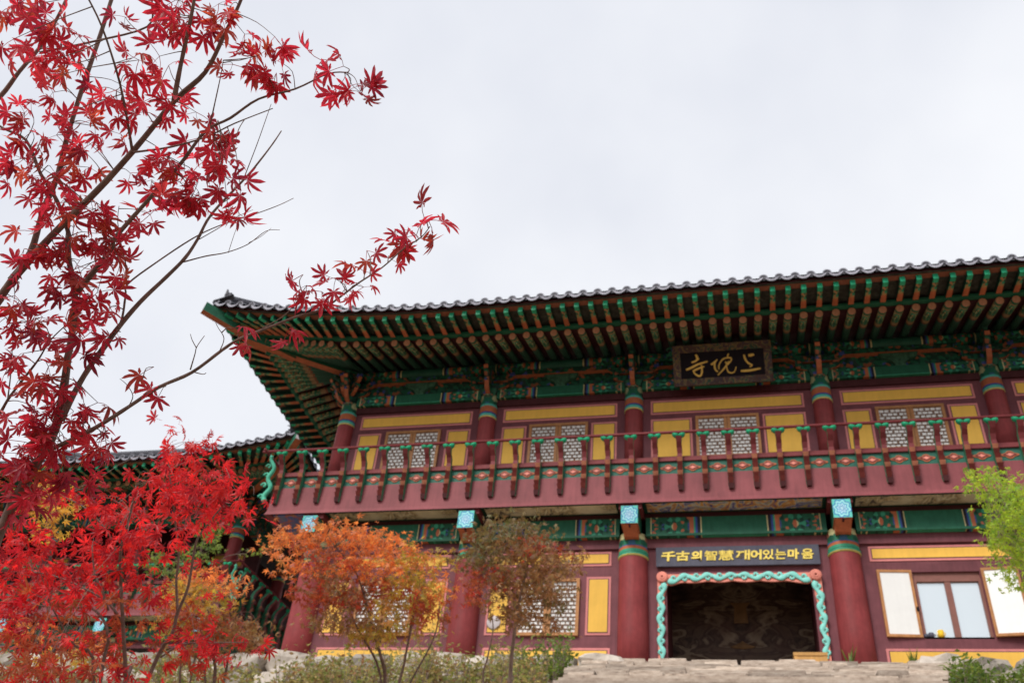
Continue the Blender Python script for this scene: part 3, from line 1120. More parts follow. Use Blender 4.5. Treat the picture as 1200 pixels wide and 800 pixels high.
def lattice_window(h, x0, x1, z0, z1, y=0.0):
    cx, cz = (x0 + x1) / 2, (z0 + z1) / 2
    wx, wz = (x1 - x0) / 2, (z1 - z0) / 2
    mb = MB()
    f = .065
    mb.box(-wx, wx, y - .06, y + .02, wz - f, wz)
    mb.box(-wx, wx, y - .06, y + .02, -wz, -wz + f)
    mb.box(-wx, -wx + f, y - .058, y + .02, -wz + f, wz - f)
    mb.box(wx - f, wx, y - .058, y + .02, -wz + f, wz - f)
    mb.box(-.075, -.004, y - .05, y + .02, -wz + f, wz - f)
    mb.box(.004, .075, y - .05, y + .02, -wz + f, wz - f)
    wdw = mb.build('lattice_window', h.r, M['wood'], False, (cx, 0, cz))
    for sg in (-1, 1):
        a, b = sorted((sg * .075, sg * (wx - f)))
        mb = MB()
        mb.box(a, b, y - .012, y + .01, -wz + f, wz - f)
        mb.build('paper', wdw, M['paper'])
        mb = MB()
        zz0, zz1 = -wz + f, wz - f
        nr = max(4, round((zz1 - zz0) / .085))
        nc = max(3, round((b - a) / .105))
        dz, dx = (zz1 - zz0) / nr, (b - a) / nc
        for k in range(1, nr):
            z = zz0 + k * dz
            mb.box(a, b, y - .030, y - .013, z - .007, z + .007)
        for k in range(nr):
            for j in range(nc + 1):
                x = a + (j + (.5 if k % 2 else 0)) * dx
                if x < a + .01 or x > b - .01:
                    continue
                mb.box(x - .007, x + .007, y - .031, y - .014, zz0 + k * dz, zz0 + (k + 1) * dz)
                if (k + j) % 3 == 0:
                    mb.box(x - .022, x + .022, y - .032, y - .015, zz0 + (k + .5) * dz - .014, zz0 + (k + .5) * dz + .014)
        mb.build('lattice', wdw, M['lattice'])
    mb = MB()
    mb.tube([(.03, y - .075, -.03), (.03, y - .085, 0), (.03, y - .075, .03)], .012, 6)
    mb.build('pull_ring', wdw, M['black'])


def upper_bay(h, a, b, pw):
    beam(h, 'wall', a, b, 0.0, .14, 4.2, 6.86, M['wall'])
    beam(h, 'lintel', a + .2, b - .2, -.05, 0.0, 6.68, 6.855, M['dark'])
    x0, x1 = a + .39, b - .39
    m = (a + b) / 2
    panel(h, x0, x1, 6.22, 6.60)
    panel(h, x0, x0 + pw, 5.02, 6.09)
    panel(h, x1 - pw, x1, 5.02, 6.09)
    lattice_window(h, m - .70, m + .70, 5.0, 6.10)
    beam(h, 'sill_beam', a + .2, b - .2, -.045, 0.0, 4.84, 4.965, M['maroon'])


def lower_shell(h, a, b):
    beam(h, 'tie_beam', a + .28, b - .28, -.17, .14, 3.07, 3.50, M['beam'])
    beam(h, 'lintel', a + .0, b - .0, -.10, .12, 3.503, 3.72, M['dark'])
    mb = MB()
    mb.box(a + .28, b - .28, -.195, -.172, 3.07, 3.12, 0)
    mb.build('beam_moulding', h.r, M['green'])
    beam(h, 'lintel', a + .2, b - .2, -.06, 0.0, 2.86, 3.068, M['wall'])


def lower_bay(h, a, b, pw, window=True):
    lower_shell(h, a, b)
    beam(h, 'wall', a, b, 0.0, .14, -.1, 3.07, M['wall'])
    x0, x1 = a + .46, b - .46
    m = (a + b) / 2
    panel(h, x0, x1, 2.50, 2.82)
    panel(h, x0, x0 + pw, 1.02, 2.26)
    panel(h, x1 - pw, x1, 1.02, 2.26)
    panel(h, x0, x1, .30, .76)
    lattice_window(h, m - .66, m + .66, 1.0, 2.22)


def me_baluster():
    mb = MB()
    n = 7
    z = 3.86
    for k in range(n):                            # beaded foot on the fascia
        z1 = z + .108
        o = .645
        b = .055 if k else .01
        mt = (3 if k == 0 else (1 if k in (3, 6) else 2))
        mb.hexa([(-.046, -o - .05, z), (.046, -o - .05, z), (.046, -o + .03, z), (-.046, -o + .03, z),
                 (-.06, -o - .07 - b, z1), (.06, -o - .07 - b, z1), (.06, -o + .03, z1), (-.06, -o + .03, z1)], mt, [3, mt, mt, 0, 0, 0])
        z = z1
    prev = None
    pts = [(4.60, .69, .06), (4.72, .69, .048), (4.84, .74, .058), (4.93, .83, .052), (5.03, .90, .068)]
    for zc, o, hw in pts:
        cur = (zc, o, hw)
        if prev:
            (za, oa, wa), (zb, ob, wb) = prev, cur
            mb.hexa([(-wa, -oa - .05, za), (wa, -oa - .05, za), (wa, -oa + .05, za), (-wa, -oa + .05, za),
                     (-wb, -ob - .05, zb), (wb, -ob - .05, zb), (wb, -ob + .05, zb), (-wb, -ob + .05, zb)], 2, [2, 2, 4, 0, 0, 0])
        prev = cur
    return mb.mesh('baluster', [M['balgreen'], M['beadpale'], M['beadred'], M['dark'], M['maroon']])


M['balgreen'] = mat('baluster_green_paint', (0.05, 0.21, 0.12), 0.5, 0.25, 9)
M['beadpale'] = mat('bead_salmon_paint', (0.55, 0.22, 0.13), 0.5, 0.2, 9)
M['beadred'] = mat('bead_red_paint', (0.19, 0.04, 0.035), 0.5, 0.2, 9)


def me_lotus():
    """lotus saddle: two upturned petals"""
    mb = MB()
    for sg in (-1, 1):
        rings = 6
        for i in range(rings + 1):
            t = math.pi * i / rings
            for j in range(10):
                a = 2 * math.pi * j / 10
                mb.v.append((sg * .066 + .078 * math.sin(t) * math.cos(a), -.9 + .07 * math.sin(t) * math.sin(a), 5.065 + .058 * math.cos(t) + .03 * max(0, sg * math.cos(a)) * math.sin(t)))
        b = len(mb.v) - (rings + 1) * 10
        for i in range(rings):
            for j in range(10):
                j2 = (j + 1) % 10
                mb.f.append((b + i * 10 + j, b + i * 10 + 10 + j, b + i * 10 + 10 + j2, b + i * 10 + j2))
                mb.m.append(0)
    return mb.mesh('lotus_cap', [M['lgreen']], True)


def me_eye():
    """pointed four-lobed ornament on the railing panel"""
    mb = MB()
    def out(s):
        pts = []
        for i in range(24):
            a = 2 * math.pi * i / 24
            r = 1 + .22 * math.cos(4 * a)
            pts.append((.145 * s * r * math.cos(a), .074 * s * r * math.sin(a)))
        return pts
    mb.ext(out(1.0), lambda u, v, w: (u, w, v), -.012, .0, 0)
    mb.ext(out(.72), lambda u, v, w: (u, w, v), -.018, .0, 1)
    mb.ext(out(.40), lambda u, v, w: (u, w, v), -.022, .0, 2)
    return mb.mesh('panel_ornament', [M['orange'], M['beadred'], M['salmon']])


def balcony(h, bal_sides, step=0.515):
    XL, XR = h.xl - h.ol, h.xr + h.orr
    runs = {'F': (XL, XR, 0), 'L': (0, DEPTH, 0), 'R': (0, DEPTH, 0)}
    # floor slab and fascia boards
    mb = MB()
    mb.box(XL + .03, XR - .03, -.58, DEPTH, 3.72, 3.95)
    mb.build('balcony_floor', h.r, M['dark'])

    def sideprof(name, prof, mt, a_out=0.0):
        mbf = MB()
        P3 = []
        for o, z in prof:                          # o measured outward from the front wall line
            P3.append((o - .64, z))
        n = len(prof)
        line = []
        for cx, cy, dx, dy in ((XL, DEPTH, -1, 0), (XL, -.64, -1, -1), (XR, -.64, 1, -1), (XR, DEPTH, 1, 0)):
            for (e, z) in P3:
                mbf.v.append((cx + dx * e, cy + dy * e, z))
        for k in range(3):
            for j in range(n):
                j2 = (j + 1) % n
                mbf.f.append((k * n + j, k * n + j2, (k + 1) * n + j2, (k + 1) * n + j))
                mbf.m.append(0)
        return mbf.build(name, h.r, mt)
    sideprof('fascia_board', [(.64, 3.62), (.68, 3.60), (.645, 3.70), (.615, 4.30), (.57, 4.30), (.57, 3.66)], M['fascia'])
    sideprof('railing_panel', [(.595, 4.29), (.595, 4.60), (.55, 4.60), (.55, 4.29)], M['tealpanel'])
    sideprof('lower_rail', [(.64, 4.60), (.64, 4.70), (.52, 4.70), (.52, 4.60)], M['maroon'])
    mb = MB()
    o = .26
    mb.tube([(XL - .36, -.9, 5.15), (XR + .36, -.9, 5.15)], .034, 8)
    mb.tube([(XL - o, -1.02, 5.15), (XL - o, DEPTH, 5.15)], .034, 8)
    mb.tube([(XR + o, -1.02, 5.15), (XR + o, DEPTH, 5.15)], .034, 8)
    mb.build('hand_rail', h.r, M['maroon'], True)
    bal, cap, eye = shared('bal', me_baluster), shared('cap', me_lotus), shared('eye', me_eye)
    for side in bal_sides:
        if side == 'F':
            n = round((XR - XL - .3) / step)
            qs = [XL + .15 + (XR - XL - .3) * i / n for i in range(n + 1)]
            rz = 0
            posf = lambda q: (q, 0, 0)
        else:
            n = round((DEPTH + .2) / step)
            qs = [-.4 + (DEPTH + .2) * i / n for i in range(n + 1)]
            rz = math.pi / 2 if side == 'R' else -math.pi / 2
            posf = lambda q: ((XR - .64) if side == 'R' else (XL + .64), q, 0)
        for i, q in enumerate(qs):
            b = link('baluster', bal, h.r, posf(q))
            b.rotation_euler = (0, 0, rz)
            link('lotus_cap', cap, b)
            if i < len(qs) - 1:
                e = link('panel_ornament', eye, h.r)
                qq = (q + qs[i + 1]) / 2
                if side == 'F':
                    e.location = (qq, -.597, 4.44)
                else:
                    sx = 1 if side == 'R' else -1
                    e.location = ((XR - .043) if side == 'R' else (XL + .043), qq, 4.44)
                    e.rotation_euler = (0, 0, rz)
    # carved scroll at the front corner ends
    for X, sg in ((XL, -1), (XR, 1)):
        mb = MB()
        pts, rad = [], []
        for i in range(33):
            t = i / 32
            pts.append((sg * (.12 + .055 * math.sin(t * 15) - .05 * t), -.66 - .22 * t * t, 3.95 + 1.1 * t))
            rad.append(.062 - .022 * t)
        mb.tube(pts, rad, 8)
        for zc in (4.05, 4.35, 4.62, 4.86):
            sp = []
            for i in range(14):
                a = i / 13 * 5.2
                r = .075 * (1 - i / 16)
                sp.append((sg * (.22 + r * math.cos(a)), -.70, zc + r * math.sin(a)))
            mb.tube(sp, .024, 6)
        mb.build('corner_scroll', h.r, M['scrollg'], True, (X, 0, 0))


M['tealpanel'] = mat('railing_panel_paint', (0.035, 0.14, 0.10), 0.5, 0.2, 5)
M['scrollg'] = mat('corner_scroll_paint', (0.10, 0.50, 0.34), 0.5, 0.15, 8)


def balcony_ceiling(h, kinds):
    """painted soffit panels between projecting beam ends"""
    cs = h.cols
    for x in cs:
        mb = MB()
        mb.box(-.175, .175, -.74, .1, 3.10, 3.50, 0, [1, 0, 2, 0, 0, 0])
        b = mb.build('beam_end', h.r, [M['green'], M['orange'], M['beamend']], False, (x, 0, 0))
        mb = MB()
        mb.hexa([(-.15, -.42, 2.95), (.15, -.42, 2.95), (.15, .1, 2.95), (-.15, .1, 2.95), (-.15, -.68, 3.098), (.15, -.68, 3.098), (.15, .1, 3.098), (-.15, .1, 3.098)], 0)
        mb.build('corbel', b, M['orange'])
        mb = MB()
        mb.box(-.018, .018, -.70, -.3, 3.06, 3.103)
        mb.build('dark_line', b, M['dark'])
        beam(h, 'joist', x - .24, x + .24, -.60, .0, 3.503, 3.715, M['maroon'])
    for (a, b), k in zip(zip(cs[:-1], cs[1:]), kinds):
        beam(h, 'ceiling_panel', a + .32, b - .32, -.55, -.12, 3.66, 3.69, M['ceil_blue' if k else 'ceil_cream'])
        mb = MB()
        for (x0, x1, y0, y1) in ((a + .25, b - .25, -.60, -.55), (a + .25, b - .25, -.12, -.07), (a + .25, a + .32, -.55, -.12), (b - .32, b - .25, -.55, -.12)):
            mb.box(x0, x1, y0, y1, 3.635, 3.70)
        mb.build('ceiling_frame', h.r, M['dgreen'])
    # the short end bay at each corner
    for X, sg in ((h.xl, -1), (h.xr, 1)):
        wv = h.ol if sg < 0 else h.orr
        if wv > .5:
            x0, x1 = sorted((X + sg * .3, X + sg * (wv - .1)))
            beam(h, 'ceiling_panel', x0, x1, -.5, .6, 3.66, 3.69, M['ceil_end'])


M['ceil_end'] = m_ceiling('corner_medallion_painting', (0.30, 0.22, 0.12), [(0.3, (0.3, 0.2, 0.1)), (0.45, (0.05, 0.12, 0.35)), (0.55, (0.4, 0.1, 0.06)), (0.65, (0.3, 0.26, 0.14))], 0.3, 0.5)

# ------------------------------------------------------------------ main hall
CX = [-7.19, -3.53, 0.0, 4.2, 7.73, 11.39]
main = Hall('temple_hall', 0, 0, CX, 'long two-storey red timber temple hall with green eaves, balcony and central doorway', 1.18, 1.18)
for x in CX:
    painted_column(main, x, 0)
for y in (3.2, 6.4, 9.6):
    painted_column(main, CX[0], y)
    painted_column(main, CX[-1], y)
for i, (a, b) in enumerate(zip(CX[:-1], CX[1:])):
    upper_bay(main, a, b, .93 if i == 2 else .60)
lower_bay(main, CX[0], CX[1], .51)
lower_bay(main, CX[1], CX[2], .51)
lower_bay(main, CX[4], CX[5], .51)
for sx in (CX[0], CX[-1]):
    beam(main, 'wall', sx - .07, sx + .07, 0.2, DEPTH, -.1, 3.07, M['wall'])
    beam(main, 'wall', sx - .07, sx + .07, 0.2, DEPTH, 4.2, 6.86, M['wall'])
    for a in (0, 3.2, 6.4):
        beam(main, 'tie_beam', sx - .15, sx + .15, a + .28, a + 2.92, 3.07, 3.5, M['beamy'])
beam(main, 'wall', CX[0], CX[-1], DEPTH - .1, DEPTH, -.1, 6.86, M['wall'])
upper_entablature(main)
balcony(main, ['F'])
balcony_ceiling(main, [0, 0, 1, 0, 0])
build_roof(main, 'FLR', 'FL')

# right-hand window bay with open shutters
a, b = CX[3], CX[4]
lower_shell(main, a, b)
WX0, WX1, WZ0, WZ1 = 5.40, 6.60, .98, 2.27
for nm, q in (('wall', (a, WX0, -.1, 3.07)), ('wall', (WX1, b, -.1, 3.07)), ('wall', (WX0, WX1, -.1, WZ0)), ('wall', (WX0, WX1, WZ1, 3.07))):
    beam(main, nm, q[0], q[1], 0.0, .14, q[2], q[3], M['wall'])
panel(main, a + .46, b - .46, 2.50, 2.82)
panel(main, a + .49, b - .46, .30, .76)
mb = MB()
mb.box(-.6, .6, .02, .12, 1.10, 1.17)
mb.box(-.6, .6, .0, .10, -.03, .0)
mb.box(-.6, -.55, .02, .12, .0, 1.10)
mb.box(.55, .6, .02, .12, .0, 1.10)
mb.box(-.055, .055, .03, .12, .0, 1.10)
mb.box(-.6, .6, .05, .14, 1.17, 1.29)
win = mb.build('glazed_window', main.r, M['trim'], False, (6.0, 0, WZ0 + .0))
for x0, x1 in ((-.55, -.055), (.055, .55)):
    mb = MB()
    mb.box(x0, x1, .07, .08, .0, 1.10)
    mb.build('pane', win, M['glass'])
mb = MB()
mb.box(WX0, WX1, .35, .38, .6, 2.4)
mb.build('blind', main.r, M['paper'])
for hx, sg in ((WX0 - .02, -1), (WX1 + .02, 1)):
    mb = MB()
    wd, ht, f = .64, 1.33, .05
    mb.box(0, wd, -.05, 0, 0, f)
    mb.box(0, wd, -.05, 0, ht - f, ht)
    mb.box(0, f, -.048, 0, f, ht - f)
    mb.box(wd - f, wd, -.048, 0, f, ht - f)
    s = mb.build('shutter', main.r, M['wood'], False, (hx, -.03, .97))
    mb = MB()
    mb.box(f, wd - f, -.035, -.01, f, ht - f)
    mb.build('paper', s, M['paper'])
    mb = MB()
    mb.box(wd - .03, wd + .015, -.062, -.048, .5, .58)
    mb.build('latch', s, M['black'])
    s.rotation_euler = (0, 0, math.radians(180 + 7) if sg < 0 else math.radians(-7))
    if sg < 0:
        # mirrored leaf: keep the paper side outward
        s.rotation_euler = (0, 0, 0)
        s.location.x = hx - wd
        s.rotation_euler = (0, 0, math.radians(4))

# central doorway
a, b = CX[2], CX[3]
lower_shell(main, a, b)
DX0, DX1, DZ = .66, 3.54, 2.20
for q in ((a, DX0, -.1, 3.07), (DX1, b, -.1, 3.07), (DX0, DX1, DZ, 3.07)):
    beam(main, 'wall', q[0], q[1], 0.0, .14, q[2], q[3], M['wall'])
for q in ((DX0 - .14, DX0 + .02, -.1, DZ), (DX1 - .02, DX1 + .14, -.1, DZ), (DX0 - .14, DX1 + .14, DZ, DZ + .12)):
    beam(main, 'door_frame', q[0], q[1], -.035, .10, q[2], q[3], M['wall'])
beam(main, 'threshold', DX0, DX1, -.05, .12, -.1, .08, M['dark'])
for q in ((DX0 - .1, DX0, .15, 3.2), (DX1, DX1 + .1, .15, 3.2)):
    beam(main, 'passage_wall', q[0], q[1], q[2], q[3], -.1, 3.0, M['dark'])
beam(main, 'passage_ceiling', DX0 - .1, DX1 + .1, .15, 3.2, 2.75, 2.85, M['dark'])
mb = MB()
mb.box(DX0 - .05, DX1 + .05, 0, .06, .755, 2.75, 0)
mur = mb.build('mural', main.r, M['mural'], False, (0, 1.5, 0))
mb = MB()
lathe(mb, 0, 0, [(.02, 0), (.20, .02), (.27, .05), (.16, .08), (.05, .13), (.01, .17)], 16)
o = mb.build('painted_lotus', mur, M['oldgold'], True, (2.1, -.01, 1.30))
o.scale = (1, .12, 1)
mb = MB()
mb.ext([(-.15, 0), (.15, 0), (.12, .35), (.22, .45), (-.22, .45), (-.12, .35)], lambda u, v, w: (u, w, v), -.02, 0)
mb.build('painted_tablet', mur, M['oldgold'], False, (2.1, 0, 1.85))
mb = MB()
mb.box(DX0, DX1, 1.47, 1.58, -.1, .75)
mb.build('wainscot', main.r, M['black'])


def carved_arch():
    """turquoise scrollwork with a salmon backing round the doorway"""
    mb = MB()
    x0, x1, zt, zb = .50, 3.70, 2.26, .50
    n = 44
    inner, outer = [], []
    # path: up the left jamb, across, down the right jamb; positions with inward normal
    path = []
    for i in range(24):
        path.append((x0, zb + (zt - zb) * i / 23, 1, 0))
    for i in range(1, 36):
        path.append((x0 + (x1 - x0) * i / 36, zt, 0, -1))
    for i in range(24):
        path.append((x1, zt - (zt - zb) * i / 23, -1, 0))
    s = 0
    for k, (x, z, nx, nz) in enumerate(path):
        wv = .125 + .03 * abs(math.sin(k * .55)) + (.025 if nz else 0)
        dc = min(abs(x - x0), abs(x - x1)) if nz else zt - z
        wv += .10 * math.exp(-max(0, dc - .15) / .22)
        if nx:
            wv *= .5 + .5 * (z - zb) / (zt - zb)
        wv = min(wv, (max(dc, .02)) * 1.0 + .02) if dc < .3 else wv
        outer.append((x, z))
        inner.append((x + nx * wv, z + nz * wv))
    # corners: pull the inner points into the mitre
    for k in range(len(path) - 1):
        a0, a1, b0, b1 = outer[k], outer[k + 1], inner[k], inner[k + 1]
        for y in (-.085,):
            mb.face([(a0[0], y, a0[1]), (b0[0], y, b0[1]), (b1[0], y, b1[1]), (a1[0], y, a1[1])])
        mb.face([(b0[0], -.085, b0[1]), (b0[0], -.04, b0[1]), (b1[0], -.04, b1[1]), (b1[0], -.085, b1[1])])
        mb.face([(a0[0], -.085, a0[1]), (a0[0], -.04, a0[1]), (a1[0], -.04, a1[1]), (a1[0], -.085, a1[1])])
    arch = mb.build('carved_arch', main.r, M['salmon'])
    mb = MB()

    def scroll(p0, p1, nrm, cnt, width, amp):
        d = V((p1[0] - p0[0], 0, p1[1] - p0[1]))
        L = d.length
        d.normalize()
        Lc = L
        nn = V((nrm[0], 0, nrm[1]))
        o = V((p0[0], -.10, p0[1]))
        pts, rad = [], []
        m_ = 16 * cnt
        for i in range(m_ + 1):
            t = i / m_
            k_ = 1 + .9 * math.exp(-L * t / .22)
            pts.append(o + d * (L * t) + nn * (width * .5 * k_ + amp * (.75 + .25 * k_) * math.sin(t * cnt * math.pi)))
            rad.append((.044 + .012 * math.sin(t * cnt * math.pi * 2)) * (1.15 - .25 * t))
        mb.tube(pts, rad, 8, 0, True, None, (1, .45, 1))
        for k in range(cnt):                       # curls filling each wave
            sg = -1 if k % 2 == 0 else 1
            k_ = 1 + .9 * math.exp(-L * (k + .5) / cnt / .22)
            c = o + d * (L * (k + .5) / cnt) + nn * (width * .5 * k_ + sg * amp * .5)
            cp, crd = [], []
            for i in range(16):
                aa = i / 15 * 7.2
                r = amp * 1.6 * (1 - i / 17)
                cp.append(c + (d * math.cos(aa) - nn * (sg * math.sin(aa))) * r)
                crd.append(.033 - .014 * i / 15)
            mb.tube(cp, crd, 6, 0, True, None, (1, .5, 1))
    xm = (x0 + x1) / 2
    scroll((x0 + .22, zt + .02), (xm, zt + .02), (0, -1), 6, .17, .05)
    scroll((x1 - .22, zt + .02), (xm, zt + .02), (0, -1), 6, .17, .05)
    scroll((x0 - .01, zt - .2), (x0 + .0, zb + .03), (1, 0), 7, .13, .042)
    scroll((x1 + .01, zt - .2), (x1 + .0, zb + .03), (-1, 0), 7, .13, .042)
    mb.build('vine_scroll', arch, M['scroll'], True)
    for x in (x0 + .10, x1 - .10):
        mb = MB()
        for k in range(14):
            aa = 2 * math.pi * k / 14
            for r, rr in ((.10, .042), (.055, .035)):
                c = V((r * math.cos(aa + r * 8), -.12 - .03 * (.1 - r) * 10, r * math.sin(aa + r * 8)))
                mb.tube([c * .35 + V((0, -.1, 0)), c, c * 1.2 + V((0, .02, 0))], [rr * .5, rr, .004], 6, 0, True, None, (1, .5, 1))
        mb.build('flower', arch, M['salmon'], True, (x, 0, zt - .07))


carved_arch()

# ------------------------------------------------------------------ signboards
def stroke(mb, pts, r0, r1, rm=None):
    """brush stroke in the board plane: swells in the middle, tapers at the ends"""
    P = smooth_path([V((p[0], -.012, p[1])) for p in pts], 6)
    n = len(P)
    rad = []
    for i in range(n):
        t = i / (n - 1)
        rad.append((r0 * (1 - t) + r1 * t) * (.55 + .45 * math.sin(math.pi * min(1, max(0, .12 + .8 * t)))))
    mb.tube(P, rad, 8, 0, True, None, (1, .4, 1))


def smooth_path(P, k=4):
    P = [V(p) for p in P]
    if len(P) < 3:
        return [P[0].lerp(P[-1], i / k) for i in range(k + 1)]
    out = []
    for i in range(len(P) - 1):
        p0, p1, p2, p3 = P[max(i - 1, 0)], P[i], P[i + 1], P[min(i + 2, len(P) - 1)]
        for j in range(k):
            t = j / k
            out.append(0.5 * ((2 * p1) + (p2 - p0) * t + (2 * p0 - 5 * p1 + 4 * p2 - p3) * t * t + (3 * p1 - p0 - 3 * p2 + p3) * t ** 3))
    out.append(P[-1])
    return out


tilt = math.atan2(.40, .86)
sg = root('signboard', (2.08, -.36, 6.72), 'black framed plaque with three gold brush characters hanging under the eaves', 'signboard', None, (tilt, 0, 0))
W_, H_ = 1.105, .95
mb = MB()
mb.box(-W_ + .12, W_ - .12, -.02, .03, .12, H_ - .12)
mb.build('board', sg, M['black'])
mb = MB()
f = .17
mb.hexa([(-W_, -.07, 0), (W_, -.07, 0), (W_, .04, 0), (-W_, .04, 0), (-W_ + f, -.025, f), (W_ - f, -.025, f), (W_ - f, .04, f), (-W_ + f, .04, f)])
mb.hexa([(-W_ + f, -.025, H_ - f), (W_ - f, -.025, H_ - f), (W_ - f, .04, H_ - f), (-W_ + f, .04, H_ - f), (-W_, -.07, H_), (W_, -.07, H_), (W_, .04, H_), (-W_, .04, H_)])
for s_ in (-1, 1):
    mb.hexa([(s_ * W_, -.07, 0), (s_ * (W_ - f), -.025, f), (s_ * (W_ - f), .04, f), (s_ * W_, .04, 0), (s_ * W_, -.07, H_), (s_ * (W_ - f), -.025, H_ - f), (s_ * (W_ - f), .04, H_ - f), (s_ * W_, .04, H_)])
mb.build('frame', sg, M['frame'])
for s_ in (-1, 1):                               # curled ears
    for zc, r in ((.86, .07), (.74, .055), (.12, .06)):
        mb = MB()
        sp = [(s_ * (W_ + .06 + r * math.cos(i * .45)), -.02, zc + r * math.sin(i * .45) * (1 - i / 20)) for i in range(12)]
        mb.tube(sp, .025, 6)
        mb.build('ear_curl', sg, M['dgreenp'], True)


def zpt(zx, zy):
    u = (zx - 140) / 945
    top, bot = 160 - 50 * u, 470 - 40 * u
    v = (bot - zy) / (bot - top)
    return (-W_ + f + u * 2 * (W_ - f), f + v * (H_ - 2 * f))


CH = [
    [([(318, 178), (335, 215), (325, 250)], 15, 13), ([(265, 272), (310, 257), (355, 225)], 13, 10), ([(198, 360), (260, 335), (340, 295), (450, 262)], 15, 12),
     ([(275, 378), (330, 350), (408, 322)], 14, 11), ([(375, 300), (380, 370), (370, 415), (345, 437), (300, 410), (285, 385)], 11, 12)],
    [([(485, 303), (520, 280), (562, 240)], 15, 10), ([(540, 260), (526, 310), (532, 360), (560, 390)], 10, 12), ([(692, 172), (675, 218)], 10, 7),
     ([(572, 360), (578, 305), (620, 242), (670, 222), (715, 225), (718, 250), (690, 285), (652, 288)], 9, 10), ([(650, 268), (672, 300), (690, 290)], 12, 8),
     ([(690, 262), (660, 312), (610, 375), (555, 430)], 9, 10), ([(662, 305), (664, 360), (680, 395), (715, 405), (750, 385), (767, 330)], 9, 8)],
    [([(865, 188), (875, 240), (905, 290), (948, 318), (915, 338)], 14, 8), ([(912, 200), (978, 188)], 18, 15), ([(815, 385), (920, 380), (1038, 357)], 15, 14)],
]
for ch in CH:
    mb = MB()
    for pts, r0, r1 in ch:
        k = 1.9 / 945
        stroke(mb, [zpt(*p) for p in pts], r0 * k * 1.05, r1 * k * 1.05)
    mb.build('character', sg, M['gold'], True, (0, -.012, 0))

sb = root('signboard', (2.1, -.04, 2.43), 'long dark slate signboard with yellow Korean lettering above the doorway', 'signboard')
mb = MB()
mb.box(-1.62, 1.62, -.06, 0, 0, .42)
mb.build('board', sb, M['slate'])
TXT = [('千', 784, 17), ('古', 801, 16), ('의', 817.5, 12.5), ('智', 834.3, 15), ('慧', 852.5, 18), ('깨', 872, 16.5), ('어', 887.3, 13), ('있', 901.5, 13), ('는', 915.5, 12.5), ('마', 930, 13), ('음', 946, 13.5)]
cu = bpy.data.curves.new('lettering', 'FONT')
cu.extrude = 0.03
cu.offset = 0.028
cu.resolution_u = 4
tmp = bpy.data.objects.new('lettering', cu)
COL.objects.link(tmp)
for ch, px, wpx in TXT:
    cu.body = ch
    cu.offset = 0.012 if ch in '智慧' else (0.022 if ch in '깨있는음' else 0.04)
    dg = bpy.context.evaluated_depsgraph_get()
    me = bpy.data.meshes.new_from_object(tmp.evaluated_get(dg))
    xs = [v.co.x for v in me.vertices]
    ys = [v.co.y for v in me.vertices]
    cx, cy = (min(xs) + max(xs)) / 2, (min(ys) + max(ys)) / 2
    sx, sy = wpx / 58.8 / (max(xs) - min(xs)), .215 / (max(ys) - min(ys))
    for v in me.vertices:
        x, y, z = v.co
        v.co = ((x - cx) * sx + (y - cy) * .02, -z * .3, (y - cy) * sy)
    me.materials.clear()
    me.materials.append(M['goldpaint'])
    link('character', me, sb, ((px - 864.2) / 58.8, -.068, .215))
bpy.data.objects.remove(tmp)

# ------------------------------------------------------------------ small things at the hall
bx = root('wooden_box', (3.28, -.45, TERR), 'low pine bench standing at the right side of the doorway', 'bench')
mb = MB()
mb.box(-.28, .32, -.17, .17, .66, .72)
mb.build('top', bx, M['pineboard'])
for x in (-.24, .28):
    for y in (-.13, .13):
        mb = MB()
        mb.box(x - .03, x + .03, y - .03, y + .03, 0, .66)
        mb.build('leg', bx, M['pineboard'])
mb = MB()
mb.box(-.27, .31, -.155, -.135, .54, .66)
mb.build('apron', bx, M['pineboard'])
bx.name = 'bench'


def cup(x, y, z, r, hgt, mt, label, name, cat):
    mb = MB()
    lathe(mb, 0, 0, [(r * .8, 0), (r, hgt * .3), (r, hgt), (r * .86, hgt), (r * .8, hgt * .2)], 14)
    sp = [(r + .028 * math.sin(i * math.pi / 6) - .004, 0, hgt * (.25 + .5 * i / 6)) for i in range(7)]
    mb.tube(sp, .008, 6)
    tag(mb.build(name, None, mt, True, (x, y, z)), label, cat)


cup(5.70, .01, .98, .055, .13, M['cup_yellow'], 'yellow mug standing on the window sill between the white shutters', 'mug', 'mug')
cup(5.53, .01, .98, .05, .08, M['cup_dark'], 'small dark cup on the window sill, next to the yellow mug', 'cup', 'cup')
cup(5.41 + .03, .02, .98, .04, .06, M['cup_dark'], 'tiny dark cup in the corner of the window sill', 'cup', 'cup')
mb = MB()
lathe(mb, 0, 0, [(.14, 0), (.15, .015), (.13, .03)], 20)
wp = tag(mb.build('wall_disc', None, M['whitecap'], True, (-2.88, -.024, 1.28)), 'round white disc mounted on a yellow wall panel behind the bronze maple', 'disc')
wp.rotation_euler = (math.pi / 2, 0, 0)

